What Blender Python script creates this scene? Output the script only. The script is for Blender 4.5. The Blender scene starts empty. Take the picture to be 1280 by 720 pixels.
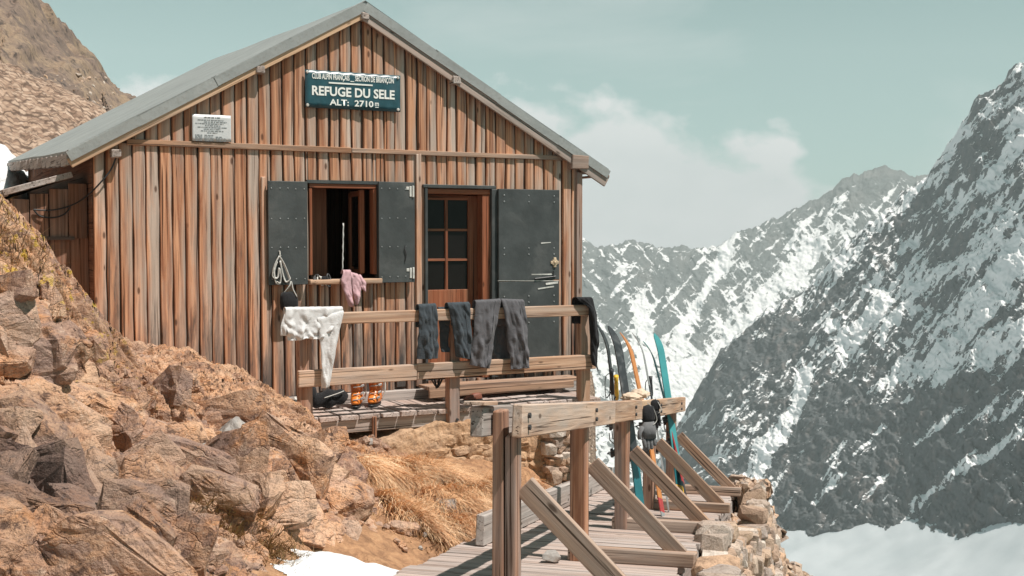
import bpy, bmesh, math, random
import numpy as np
from mathutils import Vector, Matrix, Euler

random.seed(7)
SC = bpy.context.scene
COL = SC.collection
R = math.radians

# ------------------------------------------------------------------ camera
F = 1480.0                                   # focal length in photo pixels (1280 wide)
PITCH = math.atan(65.0 / F)
cam_d = bpy.data.cameras.new('camera')
cam_d.sensor_width = 36.0
cam_d.lens = F / 1280.0 * 36.0
cam_d.clip_start = 0.1
cam_d.clip_end = 20000
cam = bpy.data.objects.new('camera', cam_d)
cam.location = (0, 0, 0)
cam.rotation_euler = (math.pi / 2 - PITCH, 0, 0)
COL.objects.link(cam)
SC.camera = cam
SC.render.resolution_x, SC.render.resolution_y = 1024, 576
# ------------------------------------------------------------------ sun, sky, exposure
SUN_H = Vector((0.46, -0.25))
SUN = Vector((SUN_H.x, SUN_H.y, 1.0)).normalized()
sl = bpy.data.lights.new('sun', 'SUN')
sl.energy = 5.0
sl.angle = R(0.5)
sl.color = (1.0, 0.93, 0.86)
so = bpy.data.objects.new('sun', sl)
so.rotation_euler = SUN.to_track_quat('Z', 'Y').to_euler()
so.location = (20, -5, 40)
COL.objects.link(so)

W = bpy.data.worlds.new('World')
SC.world = W
W.use_nodes = True
wt = W.node_tree
wt.nodes.clear()


def N(t, typ, **kw):
    n = t.nodes.new(typ)
    for k, v in kw.items():
        if k.startswith('i_'):
            key = k[2:]
            key = int(key) if key.isdigit() else key
            n.inputs[key].default_value = v
        else:
            setattr(n, k, v)
    return n


def math_n(t, op, a, b=None, c=None, clamp=False):
    n = t.nodes.new('ShaderNodeMath')
    n.operation = op
    n.use_clamp = clamp
    for i, v in enumerate((a, b, c)):
        if v is None:
            continue
        if isinstance(v, (int, float)):
            n.inputs[i].default_value = v
        else:
            t.links.new(v, n.inputs[i])
    return n.outputs[0]


def mixc(t, fac, a, b, blend='MIX'):
    n = t.nodes.new('ShaderNodeMix')
    n.data_type = 'RGBA'
    n.blend_type = blend
    for idx, v in ((0, fac), (6, a), (7, b)):
        if isinstance(v, (int, float)):
            n.inputs[idx].default_value = v
        elif isinstance(v, tuple):
            n.inputs[idx].default_value = v if len(v) == 4 else (*v, 1)
        else:
            t.links.new(v, n.inputs[idx])
    return n.outputs[2]


def ramp(t, fac, stops, interp='LINEAR'):
    n = t.nodes.new('ShaderNodeValToRGB')
    n.color_ramp.interpolation = interp
    e = n.color_ramp.elements
    while len(e) < len(stops):
        e.new(0.5)
    for k, (p, c) in enumerate(stops):
        e[k].position = p
        if isinstance(c, (int, float)):
            c = (c, c, c)
        e[k].color = (*c, 1)
    t.links.new(fac, n.inputs[0])
    return n.outputs[0]


def noise_n(t, vec, scale, detail=4, rough=0.55, dist=0.0, mapping=None):
    n = t.nodes.new('ShaderNodeTexNoise')
    n.inputs['Scale'].default_value = scale
    n.inputs['Detail'].default_value = detail
    n.inputs['Roughness'].default_value = rough
    n.inputs['Distortion'].default_value = dist
    if mapping is not None:
        m = t.nodes.new('ShaderNodeMapping')
        m.inputs['Scale'].default_value = mapping[0]
        if len(mapping) > 1:
            m.inputs['Rotation'].default_value = mapping[1]
        t.links.new(vec, m.inputs[0])
        vec = m.outputs[0]
    t.links.new(vec, n.inputs['Vector'])
    return n.outputs[0]


def build_world():
    t = wt
    sky = N(t, 'ShaderNodeTexSky', sky_type='NISHITA')
    sky.sun_disc = False
    sky.sun_elevation = math.asin(SUN.z)
    sky.sun_rotation = math.atan2(SUN.x, SUN.y)
    sky.altitude = 2700
    sky.air_density = 1.0
    sky.dust_density = 1.5
    sky.ozone_density = 1.0
    tc = N(t, 'ShaderNodeTexCoord')
    dirv = tc.outputs['Generated']
    sep = N(t, 'ShaderNodeSeparateXYZ')
    t.links.new(dirv, sep.inputs[0])
    # sky colour: grey-green haze over the Nishita gradient
    hsv = N(t, 'ShaderNodeHueSaturation')
    hsv.inputs['Hue'].default_value = 0.5
    hsv.inputs['Saturation'].default_value = 0.42
    t.links.new(sky.outputs[0], hsv.inputs['Color'])
    col = mixc(t, 1.0, hsv.outputs[0], (0.44, 0.735, 0.625), 'MULTIPLY')
    # whitish veil towards the horizon
    veil = math_n(t, 'SUBTRACT', 1.0, math_n(t, 'MULTIPLY', math_n(t, 'ABSOLUTE', sep.outputs['Z']), 6.5), clamp=True)
    veil = math_n(t, 'MULTIPLY', math_n(t, 'POWER', veil, 1.4), 0.6)
    col = mixc(t, veil, col, (4.3, 4.9, 4.8))
    # cumulus bank low over the far ridge (world directions)
    n1 = noise_n(t, dirv, 15.0, 9, 0.56, 0.1, mapping=((1.0, 1.0, 1.6),))
    az = math_n(t, 'DIVIDE', sep.outputs['X'], math_n(t, 'MAXIMUM', sep.outputs['Y'], 0.05))
    el = sep.outputs['Z']
    # bank: elevation top falls off to the right
    top = math_n(t, 'SUBTRACT', 0.122, math_n(t, 'MULTIPLY', math_n(t, 'MAXIMUM', az, -0.05), 0.145))
    top = math_n(t, 'SUBTRACT', top, math_n(t, 'MULTIPLY', math_n(t, 'MAXIMUM', math_n(t, 'SUBTRACT', az, 0.23), 0.0), 0.75))
    h = math_n(t, 'SUBTRACT', top, el)
    cl = math_n(t, 'ADD', math_n(t, 'MULTIPLY', h, 26.0), math_n(t, 'MULTIPLY', math_n(t, 'SUBTRACT', n1, 0.50), 4.2))
    cl = math_n(t, 'MULTIPLY', cl, 1.5, clamp=True)
    n2 = noise_n(t, dirv, 3.2, 6, 0.6, 0.4, mapping=((1.0, 1.0, 2.6),))
    wis = ramp(t, n2, [(0.54, 0.0), (0.80, 0.40)])
    fac = math_n(t, 'MAXIMUM', math_n(t, 'MULTIPLY', cl, 0.95), wis)
    n3 = noise_n(t, dirv, 12.0, 5, 0.6, 0.0, mapping=((1.0, 1.0, 1.6),))
    ccol = ramp(t, n3, [(0.35, (5.7, 5.85, 5.9)), (0.62, (6.4, 6.4, 6.45))])
    edge = ramp(t, h, [(0.0, 1.0), (0.045, 0.0)])
    ccol = mixc(t, math_n(t, 'MULTIPLY', edge, 0.75), ccol, (8.0, 7.75, 7.7))
    col = mixc(t, fac, col, ccol)
    bg = N(t, 'ShaderNodeBackground')
    bg.inputs['Strength'].default_value = 0.10
    t.links.new(col, bg.inputs['Color'])
    out = N(t, 'ShaderNodeOutputWorld')
    t.links.new(bg.outputs[0], out.inputs['Surface'])


build_world()
SC.view_settings.view_transform = 'Standard'
SC.view_settings.look = 'None'
SC.view_settings.exposure = 0.33
SC.view_settings.gamma = 1.0
SC.view_settings.use_curve_mapping = False
SC.cycles.use_denoising = True
SC.cycles.max_bounces = 6
SC.cycles.volume_bounces = 0
SC.cycles.transparent_max_bounces = 8
SC.cycles.sample_clamp_indirect = 4.0


# ------------------------------------------------------------------ pixel geometry
CT, ST = math.cos(PITCH), math.sin(PITCH)


def ray(px, py):
    a, b = (px - 640) / F, (360 - py) / F
    return Vector((a, CT + b * ST, -ST + b * CT))


def U(px, py, Y):
    d = ray(px, py)
    return d * (Y / d.y)


# ------------------------------------------------------------------ numpy noise
def _h(ix, iy, seed):
    n = (ix.astype(np.int64) * 374761393 + iy.astype(np.int64) * 668265263 + seed * 974711) & 0xffffffff
    n = ((n ^ (n >> 13)) * 1274126177) & 0xffffffff
    n = ((n ^ (n >> 16)) * 2246822519) & 0xffffffff
    n = n ^ (n >> 15)
    return (n & 0xffffff) / float(0x1000000)


def vnoise(x, y, seed=0):
    ix, iy = np.floor(x), np.floor(y)
    fx, fy = x - ix, y - iy
    ux, uy = fx * fx * fx * (fx * (fx * 6 - 15) + 10), fy * fy * fy * (fy * (fy * 6 - 15) + 10)

    def g(i, j):
        a = _h(ix + i, iy + j, seed) * 2 * np.pi
        return np.cos(a) * (fx - i) + np.sin(a) * (fy - j)
    n00, n10, n01, n11 = g(0, 0), g(1, 0), g(0, 1), g(1, 1)
    return (n00 * (1 - ux) + n10 * ux) * (1 - uy) + (n01 * (1 - ux) + n11 * ux) * uy


def fbm(x, y, octv=5, seed=0, gain=0.5, lac=2.03):
    s = np.zeros_like(x)
    a = 1.0
    for k in range(octv):
        s += a * vnoise(x, y, seed + k * 17)
        x, y = x * lac + 3.1, y * lac + 1.7
        a *= gain
    return s


def ridged(x, y, octv=5, seed=0, gain=0.5, lac=2.07):
    s = np.zeros_like(x)
    a = 1.0
    for k in range(octv):
        s += a * (1 - 2.2 * np.abs(vnoise(x, y, seed + k * 13)))
        x, y = x * lac + 5.1, y * lac + 2.3
        a *= gain
    return s


def voro(x, y, seed=0):
    ix, iy = np.floor(x), np.floor(y)
    f1 = np.full_like(x, 9.0)
    f2 = np.full_like(x, 9.0)
    r = [np.zeros_like(x) for _ in range(5)]
    for i in (-1, 0, 1):
        for j in (-1, 0, 1):
            cx, cy = ix + i, iy + j
            px, py = cx + _h(cx, cy, seed), cy + _h(cx, cy, seed + 1)
            d = np.hypot(px - x, py - y)
            closer = d < f1
            f2 = np.where(closer, f1, np.minimum(f2, d))
            f1 = np.where(closer, d, f1)
            vals = (_h(cx, cy, seed + 2), _h(cx, cy, seed + 3), _h(cx, cy, seed + 4), x - px, y - py)
            for q in range(5):
                r[q] = np.where(closer, vals[q], r[q])
    return f1, f2, r


def sstep(a, b, x):
    t = np.clip((x - a) / (b - a), 0, 1)
    return t * t * (3 - 2 * t)


# ------------------------------------------------------------------ object helpers
def tag(o, label=None, cat=None, group=None, kind=None):
    if label:
        o['label'] = label
    if cat:
        o['category'] = cat
    if group:
        o['group'] = group
    if kind:
        o['kind'] = kind
    return o


def empty(name, loc=(0, 0, 0), rz=0.0):
    o = bpy.data.objects.new(name, None)
    o.location = loc
    o.rotation_euler = (0, 0, rz)
    o.empty_display_size = 0.1
    COL.objects.link(o)
    return o


def link(name, me, mat=None, parent=None):
    o = bpy.data.objects.new(name, me)
    COL.objects.link(o)
    if mat is not None:
        me.materials.clear()
        me.materials.append(mat)
    if parent is not None:
        o.parent = parent
    return o


def copy_tree(o, parent=None):
    c = o.copy()
    COL.objects.link(c)
    if parent is not None:
        c.parent = parent
    for ch in list(o.children):
        copy_tree(ch, c)
    return c


def mesh_np(name, verts, quads, attrs=None, smooth=True):
    me = bpy.data.meshes.new(name)
    nv, nf = len(verts), len(quads)
    me.vertices.add(nv)
    me.vertices.foreach_set('co', np.ascontiguousarray(verts, dtype=np.float32).ravel())
    me.loops.add(nf * 4)
    me.loops.foreach_set('vertex_index', np.ascontiguousarray(quads, dtype=np.int32).ravel())
    me.polygons.add(nf)
    me.polygons.foreach_set('loop_start', np.arange(0, nf * 4, 4, dtype=np.int32))
    me.polygons.foreach_set('loop_total', np.full(nf, 4, dtype=np.int32))
    me.polygons.foreach_set('use_smooth', np.full(nf, smooth, dtype=bool))
    me.update(calc_edges=True)
    for k, v in (attrs or {}).items():
        a = me.attributes.new(k, 'FLOAT', 'POINT')
        a.data.foreach_set('value', np.ascontiguousarray(v, dtype=np.float32).ravel())
    me.validate()
    return me


def grid_mesh(name, P, attrs=None, smooth=True, keep=None):
    nr, nc = P.shape[:2]
    idx = np.arange(nr * nc).reshape(nr, nc)
    q = np.stack([idx[:-1, :-1], idx[:-1, 1:], idx[1:, 1:], idx[1:, :-1]], -1).reshape(-1, 4)
    if keep is not None:
        kk = (keep[:-1, :-1] & keep[:-1, 1:] & keep[1:, 1:] & keep[1:, :-1]).reshape(-1)
        q = q[kk]
    return mesh_np(name, P.reshape(-1, 3), q, attrs, smooth)


class MB:
    """Collects pieces into one mesh, with a grain coordinate and a tone per piece."""

    def __init__(s):
        s.v, s.f, s.g, s.t, s.a = [], [], [], [], []

    def add(s, vs, fs, gs=None, tone=None, acr=None):
        b = len(s.v)
        off = Vector((random.uniform(0, 40), random.uniform(0, 40), random.uniform(0, 40)))
        tone = random.random() if tone is None else tone
        for i, v in enumerate(vs):
            s.v.append(tuple(v))
            g = Vector(gs[i]) if gs else Vector(v)
            s.g.append(tuple(g + off))
            s.t.append(tone)
            s.a.append(acr[i] if acr else 0.5)
        for f in fs:
            s.f.append(tuple(b + i for i in f))

    def box(s, c, size, M=None, tone=None, jit=0.0, taper=None):
        """box centred at c; the grain runs along the longest side"""
        sx, sy, sz = (q / 2 for q in size)
        L = max(range(3), key=lambda k: size[k])
        vs, gs = [], []
        for z in (-1, 1):
            for y in (-1, 1):
                for x in (-1, 1):
                    p = Vector((x * sx, y * sy, z * sz))
                    if jit:
                        p += Vector([random.uniform(-jit, jit) if k != L else random.uniform(-jit, jit) for k in range(3)])
                    o = [p[(L + k) % 3] for k in range(3)]
                    gs.append(o)
                    if M is not None:
                        p = M @ p
                    vs.append(p + Vector(c))
        s.add(vs, [(0, 2, 3, 1), (4, 5, 7, 6), (0, 1, 5, 4), (2, 6, 7, 3), (0, 4, 6, 2), (1, 3, 7, 5)], gs, tone)

    def bar(s, a, b, w, h, up=(0, 0, 1), tone=None, jit=0.0):
        """rectangular bar from a to b, w across, h along up"""
        a, b = Vector(a), Vector(b)
        d = (b - a)
        L = d.length
        d.normalize()
        side = d.cross(Vector(up)).normalized()
        u = side.cross(d).normalized()
        M = Matrix((d, side, u)).transposed()
        s.box((a + b) / 2, (L, w, h), M, tone, jit)

    def tube(s, pts, r, n=8, caps=True, tone=None, sq=1.0):
        pts = [Vector(p) for p in pts]
        vs, fs, gs = [], [], []
        m = len(pts)
        rr = r if isinstance(r, (list, tuple)) else [r] * m
        prev = None
        ln = 0
        for i, p in enumerate(pts):
            d = (pts[min(i + 1, m - 1)] - pts[max(i - 1, 0)]).normalized()
            if prev is None:
                x = d.cross(Vector((0.13, 0.21, 0.97)))
                if x.length < 0.05:
                    x = d.cross(Vector((1, 0, 0)))
                x.normalize()
            else:
                x = (prev - d * prev.dot(d)).normalized()
            prev = x
            y = d.cross(x)
            if i:
                ln += (p - pts[i - 1]).length
            for k in range(n):
                an = 2 * math.pi * k / n
                vs.append(p + (x * math.cos(an) + y * math.sin(an) * sq) * rr[i])
                gs.append((ln, math.cos(an) * rr[i], math.sin(an) * rr[i]))
        for i in range(m - 1):
            for k in range(n):
                k2 = (k + 1) % n
                fs.append((i * n + k, i * n + k2, (i + 1) * n + k2, (i + 1) * n + k))
        if caps:
            fs.append(tuple(reversed(range(n))))
            fs.append(tuple(range((m - 1) * n, m * n)))
        s.add(vs, fs, gs, tone)

    def loft(s, rings, caps=True, tone=None):
        n = len(rings[0])
        vs = [p for r_ in rings for p in r_]
        fs = []
        for i in range(len(rings) - 1):
            for k in range(n):
                k2 = (k + 1) % n
                fs.append((i * n + k, i * n + k2, (i + 1) * n + k2, (i + 1) * n + k))
        if caps:
            fs.append(tuple(reversed(range(n))))
            fs.append(tuple(range((len(rings) - 1) * n, len(rings) * n)))
        s.add(vs, fs, None, tone)

    def build(s, name, mat, parent=None, smooth=False, bevel=0.0, sub=0, seg=1):
        me = bpy.data.meshes.new(name)
        me.from_pydata(s.v, [], s.f)
        a = me.attributes.new('gco', 'FLOAT_VECTOR', 'POINT')
        a.data.foreach_set('vector', np.array(s.g, dtype=np.float32).ravel())
        a = me.attributes.new('tone', 'FLOAT', 'POINT')
        a.data.foreach_set('value', np.array(s.t, dtype=np.float32))
        a = me.attributes.new('acr', 'FLOAT', 'POINT')
        a.data.foreach_set('value', np.array(s.a, dtype=np.float32))
        bm = bmesh.new()
        bm.from_mesh(me)
        bmesh.ops.recalc_face_normals(bm, faces=bm.faces)
        bm.to_mesh(me)
        bm.free()
        if smooth:
            me.polygons.foreach_set('use_smooth', [True] * len(me.polygons))
        o = link(name, me, mat, parent)
        if bevel:
            m = o.modifiers.new('edge', 'BEVEL')
            m.width = bevel
            m.segments = seg
            m.limit_method = 'ANGLE'
            m.angle_limit = R(40)
        if sub:
            m = o.modifiers.new('soft', 'SUBSURF')
            m.levels = m.render_levels = sub
        return o


# ------------------------------------------------------------------ materials
def mat_base(name, rough=0.8, spec=0.3):
    m = bpy.data.materials.new(name)
    m.use_nodes = True
    t = m.node_tree
    b = t.nodes['Principled BSDF']
    b.inputs['Roughness'].default_value = rough
    b.inputs['Specular IOR Level'].default_value = spec
    return m, t, b


def bump(t, b, height, strength=0.4, dist=0.01):
    n = t.nodes.new('ShaderNodeBump')
    n.inputs['Strength'].default_value = strength
    n.inputs['Distance'].default_value = dist
    t.links.new(height, n.inputs['Height'])
    t.links.new(n.outputs[0], b.inputs['Normal'])


def attr(t, name, out='Fac'):
    n = t.nodes.new('ShaderNodeAttribute')
    n.attribute_name = name
    return n.outputs[out]


def wood(name, light, dark, grey, greyamt=0.5, stain=0.0, rough=0.85):
    m, t, b = mat_base(name, rough, 0.2)
    g = attr(t, 'gco', 'Vector')
    tone = attr(t, 'tone')
    grain = noise_n(t, g, 1.0, 6, 0.62, 0.6, mapping=((1.1, 34, 34),))
    fine = noise_n(t, g, 1.0, 4, 0.65, 0.0, mapping=((5.0, 170, 170),))
    big = noise_n(t, g, 1.0, 4, 0.6, 0.2, mapping=((0.9, 7, 7),))
    col = mixc(t, ramp(t, grain, [(0.36, 0.0), (0.62, 1.0)]), dark, light)
    gf = math_n(t, 'ADD', math_n(t, 'MULTIPLY', math_n(t, 'SUBTRACT', big, 0.5), 3.4), math_n(t, 'MULTIPLY', math_n(t, 'SUBTRACT', tone, 0.5), 0.55))
    gf = math_n(t, 'ADD', gf, math_n(t, 'MULTIPLY', math_n(t, 'SUBTRACT', attr(t, 'acr'), 0.5), 1.3))
    gf = math_n(t, 'ADD', gf, greyamt, clamp=True)
    gcol = mixc(t, ramp(t, grain, [(0.3, 0.0), (0.7, 1.0)]), tuple(c * 0.55 for c in grey), grey)
    col = mixc(t, gf, col, gcol)
    # dark cracks and checks along the grain
    ck = noise_n(t, g, 1.0, 3, 0.6, 0.3, mapping=((0.7, 60, 60),))
    col = mixc(t, ramp(t, ck, [(0.355, 0.9), (0.41, 0.0)]), col, tuple(c * 0.16 for c in dark))
    # knots
    vn = t.nodes.new('ShaderNodeTexVoronoi')
    vn.inputs['Scale'].default_value = 1.0
    mp = t.nodes.new('ShaderNodeMapping')
    mp.inputs['Scale'].default_value = (3.2, 8.5, 8.5)
    t.links.new(g, mp.inputs[0])
    t.links.new(mp.outputs[0], vn.inputs['Vector'])
    kn = ramp(t, vn.outputs['Distance'], [(0.07, 0.8), (0.13, 0.0)])
    col = mixc(t, kn, col, tuple(c * 0.22 for c in dark))
    col = mixc(t, ramp(t, tone, [(0.0, 0.28), (1.0, 0.0)]), col, (0.055, 0.035, 0.025))
    if stain:
        geo = t.nodes.new('ShaderNodeTexCoord')
        sp = t.nodes.new('ShaderNodeSeparateXYZ')
        t.links.new(geo.outputs['Object'], sp.inputs[0])
        zz = math_n(t, 'MULTIPLY', math_n(t, 'SUBTRACT', -0.35, sp.outputs['Z']), 0.75)
        ns = noise_n(t, g, 1.0, 5, 0.65, 0.4, mapping=((1.3, 13, 13),))
        sf = math_n(t, 'ADD', zz, math_n(t, 'MULTIPLY', math_n(t, 'SUBTRACT', ns, 0.55), 4.2))
        sf = math_n(t, 'MULTIPLY', math_n(t, 'MINIMUM', math_n(t, 'MAXIMUM', sf, 0.0), 1.0), stain)
        col = mixc(t, sf, col, (0.075, 0.066, 0.062))
    t.links.new(col, b.inputs['Base Color'])
    hh = math_n(t, 'ADD', math_n(t, 'MULTIPLY', grain, 0.8), math_n(t, 'MULTIPLY', fine, 0.5))
    hh = math_n(t, 'SUBTRACT', hh, math_n(t, 'MULTIPLY', ramp(t, ck, [(0.3, 1.0), (0.38, 0.0)]), 0.8))
    bump(t, b, hh, 0.55, 0.006)
    return m


def plain(name, col, rough=0.6, spec=0.4, metal=0.0, var=0.25, scale=18.0, bstr=0.15, dirt=None):
    m, t, b = mat_base(name, rough, spec)
    b.inputs['Metallic'].default_value = metal
    tc = t.nodes.new('ShaderNodeTexCoord')
    n = noise_n(t, tc.outputs['Object'], scale, 5, 0.6)
    c = mixc(t, ramp(t, n, [(0.3, 0.0), (0.7, 1.0)]), tuple(x * (1 - var) for x in col), tuple(min(1, x * (1 + var)) for x in col))
    if dirt:
        n2 = noise_n(t, tc.outputs['Object'], scale * 0.45, 6, 0.7, 0.4)
        c = mixc(t, ramp(t, n2, [(0.52, 0.0), (0.72, dirt[1])]), c, dirt[0])
    t.links.new(c, b.inputs['Base Color'])
    if bstr:
        n3 = noise_n(t, tc.outputs['Object'], scale * 4, 4, 0.6)
        bump(t, b, n3, bstr, 0.01)
    return m


def cloth(name, col, var=0.2):
    m, t, b = mat_base(name, 0.9, 0.15)
    tc = t.nodes.new('ShaderNodeTexCoord')
    n = noise_n(t, tc.outputs['Object'], 14, 5, 0.6)
    c = mixc(t, n, tuple(x * (1 - var) for x in col), tuple(min(1, x * (1 + var)) for x in col))
    t.links.new(c, b.inputs['Base Color'])
    b.inputs['Sheen Weight'].default_value = 0.1
    f = noise_n(t, tc.outputs['Object'], 260, 2, 0.5)
    f2 = noise_n(t, tc.outputs['Object'], 13, 5, 0.6, 1.5)
    bump(t, b, math_n(t, 'ADD', math_n(t, 'MULTIPLY', f, 0.06), f2), 0.4, 0.02)
    return m


M = {}
M['facade'] = wood('weathered_larch', (0.74, 0.39, 0.23), (0.32, 0.125, 0.065), (0.60, 0.475, 0.395), 0.33, stain=1.0)
M['recess'] = wood('dark_larch', (0.20, 0.11, 0.075), (0.085, 0.046, 0.032), (0.13, 0.105, 0.095), 0.35, stain=0.8)
M['trimwood'] = wood('trim_larch', (0.62, 0.37, 0.235), (0.30, 0.15, 0.085), (0.42, 0.32, 0.26), 0.25)
M['barge'] = wood('pale_larch', (0.76, 0.52, 0.34), (0.55, 0.33, 0.19), (0.56, 0.43, 0.34), 0.15)
M['bargegrey'] = wood('grey_larch', (0.52, 0.38, 0.31), (0.32, 0.22, 0.17), (0.50, 0.42, 0.375), 0.6)
M['rail'] = wood('rail_pine', (0.70, 0.465, 0.32), (0.42, 0.235, 0.145), (0.58, 0.46, 0.385), 0.38)
M['post'] = wood('post_pine', (0.56, 0.30, 0.185), (0.29, 0.13, 0.075), (0.42, 0.325, 0.285), 0.45)
M['deck'] = wood('deck_boards', (0.60, 0.455, 0.385), (0.40, 0.285, 0.235), (0.60, 0.51, 0.47), 0.75)
M['brace'] = wood('brace_boards', (0.54, 0.345, 0.235), (0.30, 0.175, 0.115), (0.46, 0.36, 0.30), 0.42)
M['greywood'] = wood('grey_boards', (0.48, 0.385, 0.335), (0.30, 0.225, 0.19), (0.55, 0.49, 0.455), 0.7)
M['redwood'] = wood('red_varnish', (0.40, 0.145, 0.075), (0.24, 0.075, 0.035), (0.34, 0.17, 0.10), 0.05, rough=0.5)
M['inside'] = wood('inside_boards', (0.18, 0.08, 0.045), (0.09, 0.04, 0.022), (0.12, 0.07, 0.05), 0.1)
M['annex'] = wood('annex_boards', (0.36, 0.185, 0.12), (0.18, 0.085, 0.05), (0.29, 0.22, 0.185), 0.35)
M['shutter'] = plain('shutter_paint', (0.057, 0.062, 0.062), 0.5, 0.4, 0.0, 0.25, 5.0, 0.25, ((0.15, 0.15, 0.145), 0.5))
M['rivet'] = plain('rivet_steel', (0.42, 0.43, 0.43), 0.45, 0.5, 0.5)
M['bare'] = plain('bare_metal', (0.62, 0.6, 0.56), 0.5, 0.5, 0.2)
M['iron'] = plain('dark_iron', (0.06, 0.06, 0.062), 0.5, 0.5, 0.4)
M['lock'] = plain('lock_brass', (0.62, 0.48, 0.33), 0.5, 0.4, 0.2)
M['sign'] = plain('sign_enamel', (0.020, 0.070, 0.088), 0.3, 0.5, 0, 0.25, 9, 0.03, ((0.09, 0.14, 0.17), 0.4))
M['signwhite'] = plain('sign_letters', (0.80, 0.80, 0.76), 0.45, 0.4, 0, 0.06)
M['notice'] = plain('notice_plate', (0.55, 0.56, 0.56), 0.4, 0.5, 0, 0.08, 12, 0.05)
M['ink'] = plain('notice_ink', (0.22, 0.23, 0.24), 0.6, 0.3)
M['black'] = plain('black_rubber', (0.022, 0.023, 0.025), 0.5, 0.4)
M['strap'] = plain('black_webbing', (0.028, 0.028, 0.03), 0.8, 0.2)
M['glass'] = plain('dark_glass', (0.012, 0.010, 0.009), 0.12, 0.15, 0, 0.2, 3, 0)


def roof_mat():
    m, t, b = mat_base('roof_sheet', 0.7, 0.35)
    tc = t.nodes.new('ShaderNodeTexCoord')
    v = tc.outputs['Object']
    n = noise_n(t, v, 2.2, 6, 0.65, 0.3)
    n2 = noise_n(t, v, 30, 4, 0.6)
    c = mixc(t, ramp(t, n, [(0.3, 0.0), (0.7, 1.0)]), (0.235, 0.25, 0.245), (0.33, 0.345, 0.335))
    c = mixc(t, ramp(t, n2, [(0.5, 0.0), (0.75, 0.4)]), c, (0.19, 0.175, 0.15))
    t.links.new(c, b.inputs['Base Color'])
    bump(t, b, math_n(t, 'ADD', n, math_n(t, 'MULTIPLY', n2, 0.2)), 0.4, 0.03)
    return m


M['roof'] = roof_mat()


def snow_mat(name='snow', c0=(0.66, 0.68, 0.70), c1=(0.80, 0.80, 0.80), sc=5.0):
    m, t, b = mat_base(name, 0.7, 0.2)
    tc = t.nodes.new('ShaderNodeTexCoord')
    v = tc.outputs['Object']
    n = noise_n(t, v, sc, 6, 0.6)
    c = mixc(t, ramp(t, n, [(0.35, 0.0), (0.65, 1.0)]), c0, c1)
    if sc > 1:
        n3 = noise_n(t, v, 60, 4, 0.7)
        n5 = noise_n(t, v, 3.0, 5, 0.6)
        c = mixc(t, math_n(t, 'MULTIPLY', ramp(t, n3, [(0.60, 0.0), (0.72, 0.7)]), ramp(t, n5, [(0.4, 0.1), (0.6, 1.0)])), c, (0.30, 0.22, 0.16))
    t.links.new(c, b.inputs['Base Color'])
    n2 = noise_n(t, v, sc * 2.6, 6, 0.6)
    bump(t, b, n2, 0.7 if sc > 1 else 0.15, 0.06 if sc > 1 else 1.0)
    return m


M['valley'] = snow_mat('shaded_valley_snow', (0.50, 0.54, 0.56), (0.60, 0.63, 0.65), 0.02)  # shade on the valley snow painted in as a darker, bluer colour
M['snow'] = snow_mat()


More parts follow.
